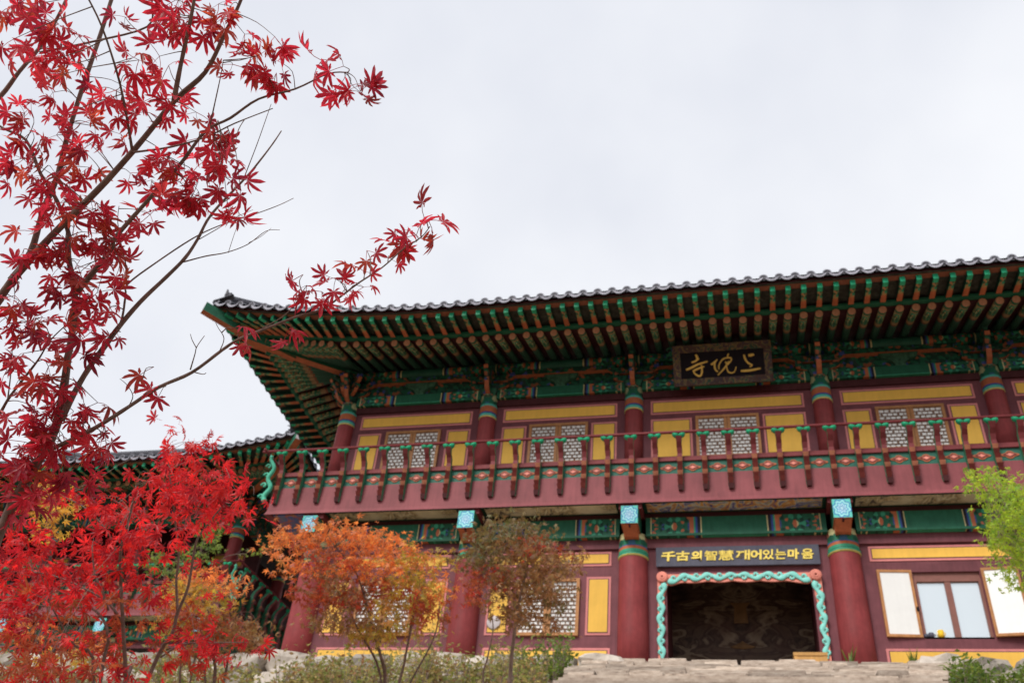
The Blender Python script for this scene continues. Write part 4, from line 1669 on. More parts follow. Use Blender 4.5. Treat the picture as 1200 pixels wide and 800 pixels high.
# ------------------------------------------------------------------ second hall, set back on the left
PX = [-13.6, -9.6, -6.0, -2.6, 0.6]
pav = Hall('temple_pavilion', -13.65, 5.85, PX, 'second red temple pavilion with grey tiled eaves, set back behind the scarlet maple', .66, .66)
for x in PX:
    painted_column(pav, x, 0)
for y in (3.2, 6.4, 9.6):
    painted_column(pav, PX[-1], y)
for a, b in zip(PX[:-1], PX[1:]):
    lower_shell(pav, a, b)
    beam(pav, 'wall', a, b, 1.6, 1.74, -.1, 3.07, M['dark'])
    beam(pav, 'wall', a, b, 1.6, 1.74, 4.2, 7.6, M['dark'])
    panel(pav, a + .5, b - .5, 6.1, 6.6, 1.6)
for a in (0, 3.2, 6.4):
    beam(pav, 'tie_beam', PX[-1] - .15, PX[-1] + .15, a + .28, a + 2.92, 3.07, 3.5, M['beamy'])
    beam(pav, 'wall', PX[-1] - 1.7, PX[-1] - 1.6, a, a + 3.2, -.1, 7.6, M['dark'])
upper_entablature(pav)
balcony(pav, ['F', 'R'])
balcony_ceiling(pav, [0, 0, 0, 0])
build_roof(pav, 'FR', 'FR')


# ------------------------------------------------------------------ leaves and trees
def leaf_mesh(name, mt, droop, curl, seed, lobes=7, seg=True, petiole=True):
    """palmate maple leaf: +Y to the tip, +Z is the upper side, blade radius 1, petiole from the origin"""
    rnd = random.Random(seed)
    mb = MB()
    P0 = 0.75 if petiole else 0.0
    defs = {7: [(0, 1.0), (36, .96), (-36, .96), (74, .78), (-74, .78), (116, .46), (-116, .46)], 5: [(0, 1.0), (50, .9), (-50, .9), (100, .6), (-100, .6)]}[lobes]
    hb = {7: 19, 5: 26}[lobes]
    sinus = .26

    def pt(a, r, lift=0.0):
        x, y = r * math.sin(a), r * math.cos(a)
        z = -droop * r * r + lift
        return (x, P0 + y * (1 - .25 * droop * r), z)
    c = len(mb.v)
    mb.v.append(pt(0, 0))
    for k, (ad, ln) in enumerate(defs):
        a = math.radians(ad + rnd.uniform(-5, 5))
        ln *= rnd.uniform(.9, 1.06)
        h = math.radians(hb)
        cu = curl * rnd.uniform(-1, 1)
        b = len(mb.v)
        wd = .12 * ln * rnd.uniform(.85, 1.1)
        rm = .56 * ln
        da = math.atan2(wd, rm)
        if seg:
            mb.v += [pt(a - h, sinus), pt(a - da, rm, .05 + cu * .1), pt(a - da * .62, .80 * ln, .03 + cu * .2), pt(a, ln, cu * .35), pt(a + da * .62, .80 * ln, .03 + cu * .2), pt(a + da, rm, .05 + cu * .1), pt(a + h, sinus), pt(a, rm, -.02 + cu * .1)]
            L_ = [(c, b, b + 7), (b, b + 1, b + 7), (b + 1, b + 2, b + 7), (b + 2, b + 3, b + 7), (b + 3, b + 4, b + 7), (b + 4, b + 5, b + 7), (b + 5, b + 6, b + 7), (b + 6, c, b + 7)]
        else:
            mb.v += [pt(a - h, sinus), pt(a - da, rm, .04), pt(a, ln, cu * .3), pt(a + da, rm, .04), pt(a + h, sinus)]
            L_ = [(c, b, b + 1), (c, b + 1, b + 3), (b + 1, b + 2, b + 3), (c, b + 3, b + 4)]
        for f in L_:
            mb.f.append(f)
            mb.m.append(0)
    if petiole:
        mb.tube([(0, 0, 0), (0, P0 * .5, .05), (0, P0, 0)], .018, 3, 1, False)
    return mb


LEAFV = [leaf_mesh('leaf', None, d, c, i) for i, (d, c) in enumerate([(.1, .3), (.25, .5), (.4, .4), (.55, .6), (.75, .4), (.95, .6), (.3, .9), (.6, .2)])]
LEAF5 = [leaf_mesh('leaf', None, d, .5, 50 + i, 5, False, False) for i, d in enumerate((.1, .35, .6, .9))]
UP = V((0, 0, 1))


def leaf_matrix(p, out, size, cam_w=.55, down=.55, spread=.45):
    y = (out * .7 + V((0, 0, -down)) + V([random.gauss(0, spread) for _ in range(3)])).normalized()
    tocam = (CAM - p).normalized()
    z = (UP * .5 + tocam * cam_w * random.choice((1, 1, 1, -1)) + V([random.gauss(0, .45) for _ in range(3)]))
    x = y.cross(z)
    if x.length < 1e-3:
        x = y.cross(V((1, 0, 0)))
    x.normalize()
    z = x.cross(y)
    m = Matrix((x, y, z)).transposed().to_4x4()
    return Matrix.Translation(p) @ m @ Matrix.Scale(size, 4)


def add_leaf(mb, src, mx):
    b = len(mb.v)
    for v in src.v:
        mb.v.append(tuple(mx @ V(v)))
    for f, m in zip(src.f, src.m):
        mb.f.append(tuple(b + i for i in f))
        mb.m.append(m)


def wob(P, amp):
    return [p + V([random.uniform(-amp, amp) for _ in range(3)]) for p in P]


def nearest(p, pts):
    return min(pts, key=lambda q: (q - p).length_squared)


def trace(path, d0, d1):
    n = len(path)
    return [at(x, y, d0 + (d1 - d0) * i / (n - 1)) for i, (x, y) in enumerate(path)]


# --- foreground crimson maple ------------------------------------------------
random.seed(21)
base = at(-70, 760, 2.02)
fm = root('crimson_maple', (base.x - .05, base.y, gz(base.x, base.y)), 'crimson Japanese maple with slender brown branches spreading across the open sky', 'tree')
FO = V(fm.location)
BR = [  # traced limbs: pixels, depths, radii
    ('trunk', [(-70, 900), (-45, 760), (-14, 662), (10, 603), (33, 556), (65, 504), (75, 455), (80, 420), (84, 395), (88, 343), (82, 308), (80, 280), (78, 272), (66, 236), (48, 204), (30, 164), (0, 148), (-25, 120)], 2.02, 2.1, .014, .002),
    ('branch', [(88, 343), (112, 315), (133, 290), (138, 276), (176, 230), (212, 192), (242, 154), (270, 138), (304, 116), (345, 103), (385, 88), (408, 84)], 2.02, 1.95, .0065, .0012),
    ('branch', [(-60, 470), (-25, 390), (0, 350), (20, 320), (60, 276), (112, 224), (156, 176), (204, 118), (240, 86), (264, 40), (280, 8), (290, -25)], 2.08, 1.92, .0115, .003),
    ('branch', [(204, 118), (212, 80), (220, 40), (226, 0), (230, -30)], 1.96, 1.92, .0055, .003),
    ('branch', [(14, 329), (36, 296), (52, 248), (66, 208), (80, 156), (96, 104), (116, 48), (132, 0), (140, -30)], 2.06, 2.2, .0075, .004),
    ('branch', [(-40, 150), (0, 114), (24, 84), (52, 48), (78, 0), (86, -30)], 2.12, 2.2, .006, .003),
    ('branch', [(46, 62), (112, 48), (172, 30), (178, 4), (182, -20)], 2.18, 2.1, .003, .0015),
    ('branch', [(156, 176), (148, 130), (138, 88), (120, 32), (100, -10)], 1.98, 1.9, .0032, .0016),
    ('branch', [(156, 178), (200, 172), (242, 160), (275, 146), (320, 128)], 1.99, 1.9, .0028, .001),
    ('branch', [(72, 492), (84, 465), (105, 430), (136, 388), (164, 353), (196, 325), (217, 301), (231, 280), (248, 252), (288, 208), (304, 188), (320, 168), (330, 152)], 2.02, 2.15, .0075, .0012),
    ('branch', [(112, 422), (140, 381), (147, 345), (150, 332), (182, 308), (224, 280), (255, 265), (300, 250), (326, 240), (344, 232)], 2.03, 2.2, .003, .0008),
    ('branch', [(150, 334), (147, 310), (142, 290), (138, 262), (140, 240)], 2.08, 2.05, .0016, .0006),
    ('branch', [(214, 306), (240, 300), (265, 297), (290, 285), (312, 272), (328, 270)], 2.08, 2.12, .0019, .0006),
    ('branch', [(50, 534), (58, 528), (94, 511), (119, 497), (150, 476), (185, 453), (224, 436), (259, 411), (280, 398), (307, 385), (347, 372), (377, 362), (402, 345), (420, 332), (447, 314), (472, 292), (492, 277), (504, 266)], 2.02, 1.86, .0056, .0009),
    ('branch', [(-50, 560), (-20, 515), (0, 486), (10, 465), (35, 434), (46, 420), (60, 398), (77, 381)], 2.1, 2.0, .005, .001),
    ('branch', [(8, 470), (12, 440), (14, 410), (16, 380)], 2.08, 2.05, .0018, .0008),
    ('branch', [(224, 434), (228, 415), (230, 405), (240, 393)], 1.96, 1.94, .0017, .0006),
    ('branch', [(230, 408), (226, 397), (223, 392)], 1.95, 1.94, .0011, .0005),
    ('branch', [(226, 436), (238, 439), (242, 437)], 1.96, 1.95, .0013, .0006),
    ('branch', [(152, 475), (156, 462), (150, 452), (140, 445)], 1.99, 1.98, .0013, .0005),
    ('branch', [(156, 462), (160, 452), (168, 443)], 1.99, 1.98, .001, .0005),
    ('branch', [(258, 411), (262, 396), (256, 383), (252, 377)], 1.93, 1.92, .0012, .0005),
    ('branch', [(307, 384), (330, 372), (345, 356), (352, 342)], 1.92, 1.9, .0014, .0006),
    ('branch', [(248, 254), (256, 240), (268, 232), (276, 218)], 2.08, 2.05, .0015, .0006),
    ('branch', [(288, 208), (300, 170), (312, 140), (318, 122)], 2.1, 2.0, .0012, .0006),
    ('branch', [(244, 156), (252, 120), (258, 90), (262, 70)], 1.98, 1.95, .0018, .0008),
    ('branch', [(228, 284), (262, 264), (274, 255), (296, 246)], 2.1, 2.14, .0012, .0005),
    ('branch', [(268, 296), (274, 278), (280, 262), (281, 250)], 2.1, 2.1, .0008, .0004),
    ('branch', [(290, 285), (306, 276), (318, 268)], 2.1, 2.1, .0009, .0004),
]
NODES = []
for nm, path, d0, d1, r0, r1 in BR:
    P = trace(path, d0, d1)
    if nm == 'trunk':
        P = [FO - V((0, 0, .05)), FO.lerp(P[0], .6) + V((.02, 0, 0))] + P
        r_ = [.024, .021]
    else:
        r_ = []
    m_ = len(P) - len(r_)
    r_ = r_ + [r0 + (r1 - r0) * (i / (m_ - 1)) ** .8 for i in range(m_)]
    S = smooth_path(wob(P, .0025), 4)
    rs = [r_[min(i // 4, len(r_) - 1)] * (1 - (i % 4) / 4) + r_[min(i // 4 + 1, len(r_) - 1)] * ((i % 4) / 4) for i in range(len(S))]
    rs = [r * random.uniform(.93, 1.08) for r in rs]
    mb = MB()
    mb.tube([p - FO for p in S], rs, 9 if r0 > .004 else 6)
    mb.build(nm, fm, M['bark'], True)
    NODES += S[6:]
CL = [  # leaf clusters: centre pixel, radii, leaves
    (25, 22, 42, 28, 11), (70, 32, 36, 30, 12), (15, 70, 26, 22, 7), (78, 82, 24, 26, 7), (55, 100, 20, 18, 3), (140, 18, 18, 14, 2), (195, 14, 26, 22, 7), (232, 22, 36, 26, 12),
    (268, 22, 26, 26, 7), (300, 50, 34, 24, 9), (306, 82, 28, 22, 7), (268, 92, 16, 14, 2), (392, 78, 18, 14, 4), (412, 98, 18, 20, 8), (175, 88, 34, 22, 9), (150, 112, 30, 20, 8), (185, 126, 34, 22, 9),
    (25, 130, 26, 26, 6), (60, 150, 30, 30, 8), (20, 190, 28, 32, 10), (52, 215, 30, 26, 9), (80, 190, 26, 26, 8), (120, 160, 26, 22, 7), (135, 135, 20, 14, 3),
    (240, 160, 34, 22, 10), (262, 178, 20, 20, 5), (180, 200, 34, 22, 9), (205, 218, 32, 24, 9), (232, 212, 28, 24, 9), (268, 232, 22, 24, 7), (190, 245, 24, 16, 4),
    (95, 255, 36, 26, 11), (70, 275, 30, 26, 8), (120, 285, 32, 26, 11), (140, 300, 18, 16, 4), (30, 285, 16, 14, 3), (25, 335, 26, 28, 7), (90, 320, 34, 24, 10), (112, 350, 24, 26, 9), (70, 345, 22, 22, 5),
    (112, 386, 16, 20, 4), (8, 385, 18, 20, 4), (48, 392, 32, 24, 8), (70, 410, 26, 20, 6), (30, 425, 24, 16, 4), (68, 440, 26, 18, 6), (10, 450, 16, 16, 3), (30, 475, 24, 16, 4), (80, 465, 16, 16, 3),
    (100, 485, 26, 20, 7), (70, 505, 30, 22, 8), (25, 512, 32, 22, 8), (118, 505, 16, 20, 5), (50, 535, 34, 20, 9), (98, 548, 30, 18, 8), (15, 550, 28, 24, 9), (35, 580, 36, 18, 9), (8, 590, 20, 16, 5),
    (272, 388, 7, 4, 1), (282, 401, 7, 7, 2), (336, 386, 8, 6, 1), (350, 392, 9, 9, 2), (356, 336, 12, 12, 4), (380, 352, 12, 14, 3), (388, 334, 12, 10, 4), (412, 340, 12, 12, 3), (430, 348, 12, 10, 3), (420, 326, 10, 6, 2),
    (436, 296, 10, 8, 2), (460, 300, 12, 14, 5), (472, 284, 10, 10, 3), (486, 276, 9, 9, 3), (496, 262, 6, 8, 1), (508, 270, 7, 8, 2), (194, 456, 8, 10, 2), (182, 434, 10, 5, 1), (112, 505, 12, 14, 3),
]
twigs = MB()
leaves = []
for cx_, cy_, rx, ry, n in CL:
    n = n if cx_ > 260 and cy_ > 240 else round(n * 1.42)
    tips = max(1, round(n / 2.6))
    left = n
    for t in range(tips):
        a, r = random.uniform(0, 2 * math.pi), math.sqrt(random.random()) * .92
        px, py = cx_ + rx * r * math.cos(a), cy_ + ry * r * math.sin(a) - 5
        dd = 2.02 + random.gauss(0, .05) - (.10 if px > 250 else 0)
        tip = at(px, py, dd)
        nb = nearest(tip, NODES)
        tip = tip + (nb - tip).dot(fwd) * .5 * fwd
        if (tip - nb).length > .006:
            mid = nb.lerp(tip, .5) + V((random.uniform(-.008, .008), random.uniform(-.008, .008), random.uniform(.0, .012)))
            S = smooth_path([nb, mid, tip], 3)
            twigs.tube([p - FO for p in S], [.0013 - .0007 * i / (len(S) - 1) for i in range(len(S))], 4)
        k = left if t == tips - 1 else min(left, random.choice((2, 3, 3)))
        left -= k
        gd = (tip - nb).normalized() if (tip - nb).length > 1e-4 else UP
        for j in range(k):
            aa = 2 * math.pi * (j + random.random() * .6) / max(1, k)
            out = RGT * math.cos(aa) + UPV * (math.sin(aa) * .7 - .3) + gd * .2 + fwd * random.uniform(-.4, .4)
            leaves.append((tip, leaf_matrix(tip, out.normalized(), .041 * random.uniform(.6, 1.15))))
twigs.build('twigs', fm, M['bark'], True)['kind'] = 'stuff'
LM = [mb_.mesh('leaf', [M['leaf_red'], M['leafstalk'] if 'leafstalk' in M else M['leaf_red']]) for mb_ in LEAFV]
random.shuffle(leaves)
for p, mx_ in leaves[:300]:
    link('leaf', random.choice(LM), fm, None, Matrix.Translation(-FO) @ mx_)
if len(leaves) > 300:
    mb = MB()
    for p, mx_ in leaves[300:]:
        add_leaf(mb, random.choice(LEAFV), Matrix.Translation(-FO) @ mx_)
    o = mb.build('leaves', fm, [M['leaf_red'], M['leaf_red']])
    o['kind'] = 'stuff'


# --- other trees -------------------------------------------------------------
def grow(name, label, cat, base_px, depth, stems, clusters, bark, size, singles=0, seed=0, dj=.25, lobes=7, down=.35, twr=.0022, dens=1.0, clump=4):
    """small tree traced on its limbs: stems of (path, radius0, radius1), clusters of (px, py, rx, ry, n, leaf material)"""
    random.seed(seed)
    b0 = at(base_px[0], base_px[1], depth)
    g = V((b0.x, b0.y, gz(b0.x, b0.y)))
    r = root(name, g, label, cat)
    nodes = []
    for i, (path, r0, r1) in enumerate(stems):
        dz = random.uniform(-dj, dj) * .6
        P = [at(x, y, depth + dz * k / max(1, len(path) - 1)) for k, (x, y) in enumerate(path)]
        if path[0][1] > 785:
            P = [g + V((random.uniform(-.08, .08), random.uniform(-.08, .08), -.03))] + P
        S = smooth_path(wob(P, .006 * depth / 5), 4)
        mb = MB()
        mb.tube([p - g for p in S], [r0 + (r1 - r0) * k / (len(S) - 1) for k in range(len(S))], 7)
        mb.build('trunk' if i == 0 else 'stem', r, bark, True)
        nodes += S[3:]
    tw = MB()
    LV = []
    for cx_, cy_, rx, ry, n, mt in clusters:
        n = round(n * dens)
        tips = max(1, round(n / clump))
        for t in range(tips):
            a, q = random.uniform(0, 2 * math.pi), math.sqrt(random.random())
            tip = at(cx_ + rx * q * math.cos(a), cy_ + ry * q * math.sin(a), depth + random.gauss(0, dj))
            nb = nearest(tip, nodes)
            l_ = (tip - nb).length
            mid = nb.lerp(tip, .5) + V((random.uniform(-.12, .12) * l_, random.uniform(-.12, .12) * l_, .16 * l_))
            S = smooth_path([nb, mid, tip], 4)
            tw.tube([p - g for p in S], [twr * (1 - .6 * k / (len(S) - 1)) for k in range(len(S))], 3, 0, False)
            for j in range(n // tips):
                aa = random.uniform(0, 2 * math.pi)
                out = V((math.cos(aa), math.sin(aa), random.uniform(-.3, .3)))
                sz = size * random.uniform(.65, 1.15)
                g_ = size * (.75 + clump * .022)
                p = tip + V((random.gauss(0, g_ * 1.4), random.gauss(0, g_ * 1.4), random.gauss(0, g_ * .55)))
                LV.append((mt, leaf_matrix(p, out, sz, .35, down, .45)))
    tw.build('twigs', r, bark, True)['kind'] = 'stuff'
    random.shuffle(LV)
    src = LEAFV if lobes == 7 else LEAF5
    Ti = Matrix.Translation(-g)
    for mt, mx_ in LV[:singles]:
        k = random.randrange(len(src))
        me = shared(('leafm', mt, lobes, k), lambda: src[k].mesh('leaf', [M[mt], M[mt]]))
        link('leaf', me, r, None, Ti @ mx_)
    by = {}
    for mt, mx_ in LV[singles:]:
        add_leaf(by.setdefault(mt, MB()), random.choice(src), Ti @ mx_)
    for mt, mb in by.items():
        o = mb.build('crown', r, [M[mt], M[mt]])
        o['kind'] = 'stuff'
    return r


S_, R_ = 'leaf_scarlet', 'leaf_rust'
grow('scarlet_maple', 'bright scarlet young maple with thin stems in front of the pavilion', 'tree', (150, 830), 4.6,
     [([(146, 800), (147, 790), (144, 725), (141, 650), (150, 610), (160, 570)], .014, .004),
      ([(172, 800), (200, 745), (207, 717), (220, 685), (230, 635), (242, 617), (262, 590)], .012, .003),
      ([(117, 800), (127, 745), (112, 715), (85, 712), (60, 712), (30, 705)], .010, .003),
      ([(108, 800), (87, 755), (75, 737), (60, 705)], .009, .003),
      ([(142, 728), (125, 705), (105, 692), (72, 676), (40, 668)], .007, .003),
      ([(128, 716), (120, 690), (110, 672), (108, 640)], .006, .003),
      ([(208, 715), (207, 680), (208, 650), (205, 600), (200, 560), (196, 525)], .007, .002),
      ([(188, 770), (215, 755), (250, 752), (285, 752)], .005, .002),
      ([(141, 660), (128, 625), (100, 595), (70, 580)], .006, .002)],
     [(200, 517, 15, 8, 12, S_), (228, 520, 18, 11, 22, S_), (215, 545, 34, 14, 46, S_), (190, 560, 26, 14, 30, S_), (250, 560, 30, 14, 44, S_), (285, 575, 14, 12, 16, S_), (225, 578, 40, 13, 52, S_),
      (175, 585, 36, 13, 46, S_), (262, 598, 28, 10, 32, S_), (235, 600, 26, 10, 24, S_), (195, 615, 26, 10, 22, S_), (150, 605, 28, 13, 34, S_), (120, 590, 34, 14, 44, S_), (85, 575, 26, 14, 26, S_), (140, 625, 40, 12, 44, S_),
      (100, 640, 46, 16, 60, S_), (50, 625, 40, 18, 44, S_), (20, 660, 34, 24, 56, S_), (70, 668, 44, 16, 54, S_), (125, 665, 28, 10, 18, S_), (15, 705, 30, 18, 36, S_), (60, 715, 34, 14, 26, R_), (100, 745, 30, 10, 22, S_), (80, 735, 36, 12, 24, R_),
      (35, 750, 36, 16, 34, R_), (15, 785, 24, 16, 20, R_), (225, 750, 22, 7, 16, S_), (262, 755, 30, 8, 34, S_), (285, 760, 14, 6, 10, S_), (245, 660, 14, 8, 6, S_), (238, 690, 16, 8, 6, S_), (195, 745, 16, 7, 10, S_), (160, 795, 20, 7, 10, S_), (165, 735, 20, 10, 14, R_),
      (150, 690, 34, 12, 30, R_), (140, 760, 34, 12, 40, R_), (95, 700, 50, 14, 60, S_), (40, 690, 40, 16, 60, S_), (150, 655, 40, 12, 36, S_), (60, 775, 50, 14, 50, R_), (120, 780, 40, 12, 34, S_), (25, 730, 30, 14, 36, S_), (175, 690, 26, 12, 22, S_), (20, 795, 30, 10, 30, S_), (205, 775, 30, 10, 22, R_)],
     M['bark'], .051, 300, 31, .35, dens=.95, clump=9, twr=.0017)

grow('orange_maple', 'orange and olive maple with several thin stems near the left end of the balcony', 'tree', (455, 830), 9.2,
     [([(452, 800), (446, 770), (438, 740), (430, 705), (415, 670), (395, 640)], .022, .005),
      ([(468, 800), (476, 760), (484, 720), (490, 685), (490, 655)], .016, .004),
      ([(480, 800), (505, 755), (515, 720), (515, 690)], .012, .003),
      ([(446, 790), (420, 740), (400, 700), (370, 660), (345, 635)], .014, .004)],
     [(345, 633, 26, 8, 66, 'leaf_orange'), (330, 645, 12, 7, 20, 'leaf_orange'), (520, 650, 8, 8, 14, 'leaf_olive'), (460, 745, 50, 10, 70, 'leaf_olive'), (355, 665, 22, 8, 40, 'leaf_orange'), (395, 625, 34, 10, 110, 'leaf_orange'), (430, 632, 34, 10, 100, 'leaf_orange'), (455, 640, 24, 8, 50, 'leaf_orange'), (335, 638, 10, 8, 20, 'leaf_orange'),
      (380, 655, 40, 14, 120, 'leaf_rust'), (440, 665, 46, 14, 150, 'leaf_orange'), (385, 685, 36, 18, 130, 'leaf_brown'), (370, 700, 26, 14, 70, 'leaf_rust'), (430, 695, 44, 16, 150, 'leaf_rust'), (480, 660, 24, 14, 80, 'leaf_olive'),
      (492, 650, 12, 12, 40, 'leaf_orange'), (485, 690, 36, 18, 130, 'leaf_olive'), (505, 715, 22, 16, 60, 'leaf_rust'), (470, 715, 34, 14, 90, 'leaf_olive'), (415, 725, 34, 14, 100, 'leaf_brown'), (440, 740, 40, 10, 70, 'leaf_olive'), (385, 725, 22, 12, 46, 'leaf_brown'), (510, 690, 14, 12, 34, 'leaf_orange')],
     M['bark'], .062, 0, 32, .45, 5, dens=2.0, clump=13)

grow('bronze_maple', 'bronze-leaved maple with a pale trunk before the lattice window', 'tree', (596, 830), 10.0,
     [([(597, 800), (599, 770), (603, 740), (606, 715), (612, 690), (618, 660), (612, 630)], .028, .006),
      ([(566, 800), (572, 770), (578, 735), (574, 710)], .014, .004),
      ([(606, 712), (590, 690), (570, 672), (552, 660)], .010, .004),
      ([(608, 705), (635, 690), (655, 675), (672, 665)], .010, .004)],
     [(600, 618, 34, 10, 90, 'leaf_dark'), (545, 655, 14, 8, 20, 'leaf_dark'), (672, 655, 10, 8, 14, 'leaf_brown'), (555, 700, 14, 8, 20, 'leaf_rust'), (580, 635, 24, 10, 60, 'leaf_dark'), (570, 652, 22, 12, 56, 'leaf_dark'), (620, 640, 30, 12, 80, 'leaf_brown'), (600, 660, 36, 14, 120, 'leaf_brown'), (640, 662, 30, 12, 100, 'leaf_brown'),
      (662, 666, 16, 9, 40, 'leaf_brown'), (612, 685, 42, 14, 150, 'leaf_brown'), (575, 680, 20, 12, 50, 'leaf_rust'), (600, 712, 28, 12, 76, 'leaf_brown'), (640, 695, 26, 10, 60, 'leaf_brown'), (612, 728, 26, 8, 40, 'leaf_brown'), (650, 712, 14, 8, 16, 'leaf_dark'),
      (640, 736, 14, 6, 14, 'leaf_brown'), (625, 638, 14, 8, 20, 'leaf_rust'), (635, 628, 14, 8, 16, 'leaf_dark'), (660, 645, 8, 8, 10, 'leaf_rust')],
     M['palebark'], .062, 0, 33, .4, 5, dens=2.7, clump=13)

grow('tawny_maple', 'tawny olive and brown maple bush below the pavilion railing', 'tree', (255, 830), 7.4,
     [([(250, 800), (252, 770), (250, 735), (240, 705)], .018, .004), ([(262, 800), (268, 770), (272, 745), (270, 715)], .014, .004), ([(240, 800), (225, 760), (210, 730)], .012, .004)],
     [(225, 690, 26, 12, 70, 'leaf_olive'), (215, 705, 24, 14, 34, 'leaf_gold'), (205, 715, 22, 12, 40, 'leaf_rust'), (255, 680, 30, 10, 46, 'leaf_orange'), (248, 705, 24, 14, 90, 'leaf_olive'), (270, 735, 26, 12, 90, 'leaf_brown'), (290, 748, 20, 8, 40, 'leaf_brown'), (240, 730, 40, 14, 110, 'leaf_rust'),
      (290, 750, 30, 10, 60, 'leaf_brown'), (205, 735, 26, 14, 60, 'leaf_olive'), (225, 765, 40, 10, 50, 'leaf_brown'), (235, 675, 20, 8, 30, 'leaf_orange')],
     M['bark'], .052, 0, 34, .4, 5, dens=2.2, clump=10)

grow('golden_maple', 'golden yellow maple glimpsed between the crimson and scarlet ones', 'tree', (55, 830), 6.6,
     [([(52, 800), (54, 740), (58, 680), (60, 630), (62, 590)], .016, .004), ([(48, 800), (40, 740), (30, 690)], .012, .004)],
     [(60, 572, 20, 12, 40, 'leaf_gold'), (75, 588, 18, 14, 40, 'leaf_gold'), (52, 600, 22, 12, 40, 'leaf_gold'), (45, 580, 16, 14, 30, 'leaf_olive'), (60, 625, 24, 12, 30, 'leaf_gold'), (30, 735, 30, 14, 50, 'leaf_orange'), (110, 760, 34, 12, 46, 'leaf_orange'), (70, 775, 34, 12, 46, 'leaf_gold')],
     M['bark'], .05, 0, 35, .3, 5, dens=1.3)

grow('green_vine_bush', 'leafy green bush climbing before the pavilion balcony', 'bush', (215, 830), 12.5,
     [([(212, 800), (216, 740), (222, 690), (232, 650), (240, 630)], .02, .004), ([(222, 800), (236, 730), (250, 680), (262, 655), (285, 648)], .015, .004)],
     [(248, 622, 14, 14, 60, 'leaf_bush'), (235, 645, 20, 12, 60, 'leaf_bush'), (205, 650, 26, 10, 60, 'leaf_bush'), (190, 668, 26, 10, 56, 'leaf_bush'), (300, 650, 8, 5, 14, 'leaf_bush'), (225, 672, 24, 12, 50, 'leaf_bush')],
     M['bark'], .06, 0, 36, .4, 5, dens=1.6, clump=8)

G_ = 'leaf_green'
grow('green_maple', 'fresh lime green maple reaching in beside the open window shutter', 'tree', (1225, 850), 7.8,
     [([(1232, 800), (1222, 745), (1204, 690), (1196, 650), (1186, 610), (1170, 575), (1160, 555)], .020, .004), ([(1204, 690), (1216, 640), (1225, 600)], .010, .003), ([(1196, 655), (1176, 630), (1165, 610)], .007, .002), ([(1190, 625), (1160, 590), (1135, 570)], .006, .002)],
     [(1158, 556, 12, 8, 34, G_), (1138, 566, 12, 6, 24, G_), (1168, 572, 18, 9, 60, G_), (1192, 580, 18, 12, 80, G_), (1180, 598, 24, 12, 100, G_), (1200, 612, 20, 16, 120, G_), (1172, 620, 18, 12, 80, G_), (1190, 638, 22, 12, 90, G_), (1200, 655, 18, 12, 70, G_), (1182, 665, 10, 9, 30, G_), (1196, 682, 10, 8, 24, G_), (1220, 590, 18, 20, 80, G_), (1226, 640, 18, 24, 90, G_), (1165, 640, 10, 9, 24, G_)],
     M['palebark'], .05, 0, 37, .3, 5, dens=1.9, clump=9)


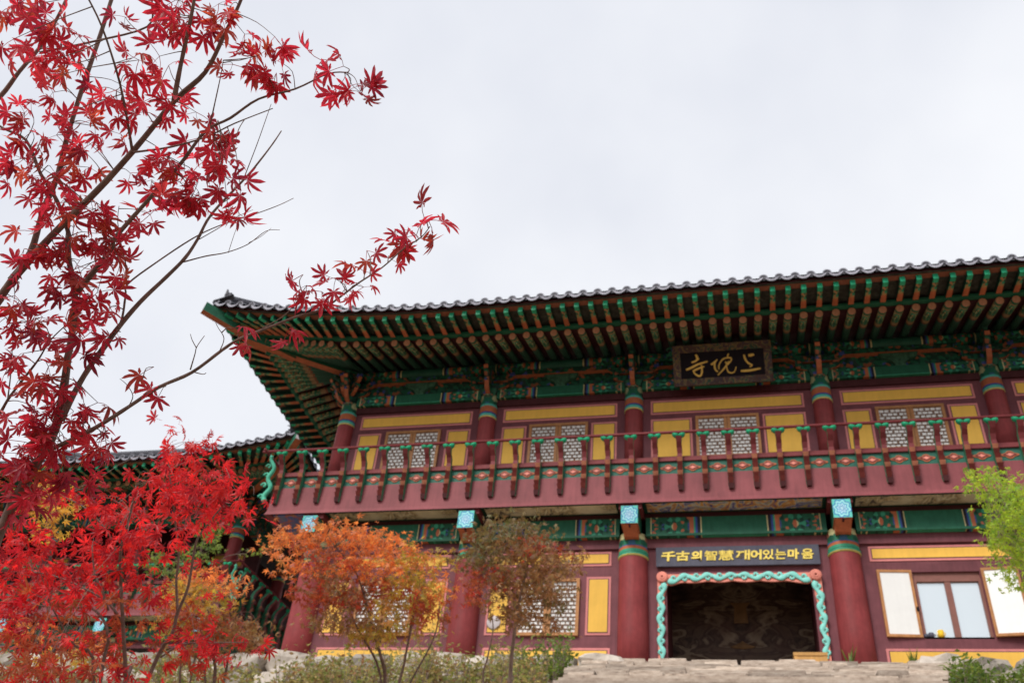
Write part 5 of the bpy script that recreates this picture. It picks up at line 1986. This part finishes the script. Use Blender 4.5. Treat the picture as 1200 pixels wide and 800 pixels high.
# --- undergrowth along the terrace wall ---------------------------------------
def undergrowth(name, label, spots, mt, seed, leaf=.085):
    random.seed(seed)
    st, lf = MB(), MB()
    for x, y, h in spots:
        g = V((x, y, gz(x, y) - .03))
        for s in range(5):
            a = random.uniform(0, 2 * math.pi)
            top = g + V((math.cos(a) * .25 * h, math.sin(a) * .25 * h, h * random.uniform(.7, 1.1)))
            S = smooth_path([g, g.lerp(top, .5) + V((0, 0, .08 * h)), top], 3)
            st.tube(S, [.006 - .004 * k / (len(S) - 1) for k in range(len(S))], 4, 0, False)
            for k in range(16):
                t = random.uniform(.25, 1.05)
                p = g.lerp(top, t) + V([random.gauss(0, .055) for _ in range(3)])
                d = V((random.gauss(0, 1), random.gauss(0, 1), random.uniform(-.2, .9))).normalized()
                sd_ = d.cross(V((random.gauss(0, 1), random.gauss(0, 1), random.gauss(0, 1)))).normalized()
                l_ = leaf * random.uniform(.6, 1.4)
                lf.face([p, p + d * l_ * .5 + sd_ * l_ * .22, p + d * l_, p + d * l_ * .5 - sd_ * l_ * .22])
    r = lf.build(name, None, mt)
    r['kind'] = 'stuff'
    tag(r, label, 'undergrowth')
    o = st.build('stems', r, M['palebark'], True)
    o['kind'] = 'stuff'


random.seed(77)
sp = []
for i in range(105):
    y = random.uniform(-5.6, -3.0)
    x = random.uniform(-5.0, -0.75) if random.random() < .85 else random.uniform(-6.6, -5.0)
    top = -.76 + (y + 3) * .30 + random.gauss(0, .17) + .14 * math.sin(x * 1.9) - (.3 if x < -4.8 else 0)
    sp.append((x, y, max(.35, top - gz(x, y) + .12)))
undergrowth('dry_undergrowth', 'dry tawny undergrowth in front of the boulder wall under the orange and bronze maples', sp, M['leaf_brush'], 41)
sp = [(random.uniform(-1.55, -.75), random.uniform(-3.6, -2.9), random.uniform(.55, .85)) for i in range(14)]
undergrowth('green_weeds', 'green weeds growing beside the left edge of the stone steps', sp, M['leaf_bush'], 42)
sp = [(random.uniform(4.9, 8.2), random.uniform(-3.6, -2.75), random.uniform(.22, .48)) for i in range(60)]
undergrowth('green_weeds', 'low green weeds below the boulder wall under the open shutters', sp, M['leaf_bush'], 43)
sp = [(random.uniform(-13, -6.5), random.uniform(-4.6, -2.9), random.uniform(.3, .7)) for i in range(40)]
undergrowth('dry_undergrowth', 'straggling brown undergrowth at the foot of the scarlet and tawny maples', sp, M['leaf_brush'], 44)


def weed(x, y, h, label, seed):
    random.seed(seed)
    mb = MB()
    for k in range(26):
        a = random.uniform(0, 2 * math.pi)
        l_ = h * random.uniform(.5, 1.0)
        t = V((math.cos(a) * .35 * l_, math.sin(a) * .35 * l_, l_))
        s_ = V((-math.sin(a), math.cos(a), 0)) * .014
        m_ = t * .55 + V((0, 0, .08 * l_))
        mb.face([-s_, s_, m_ + s_ * .8, m_ - s_ * .8])
        mb.face([m_ - s_ * .8, m_ + s_ * .8, t])
    tag(mb.build('grass_tuft', None, M['leaf_bush'], False, (x, y, TERR - .02)), label, 'grass tuft')


weed(3.86, -1.7, .52, 'green grass tuft sprouting at the foot of the column right of the doorway', 51)
weed(4.85, -1.75, .42, 'thin grass tuft in front of the yellow base panel under the shutters', 52)
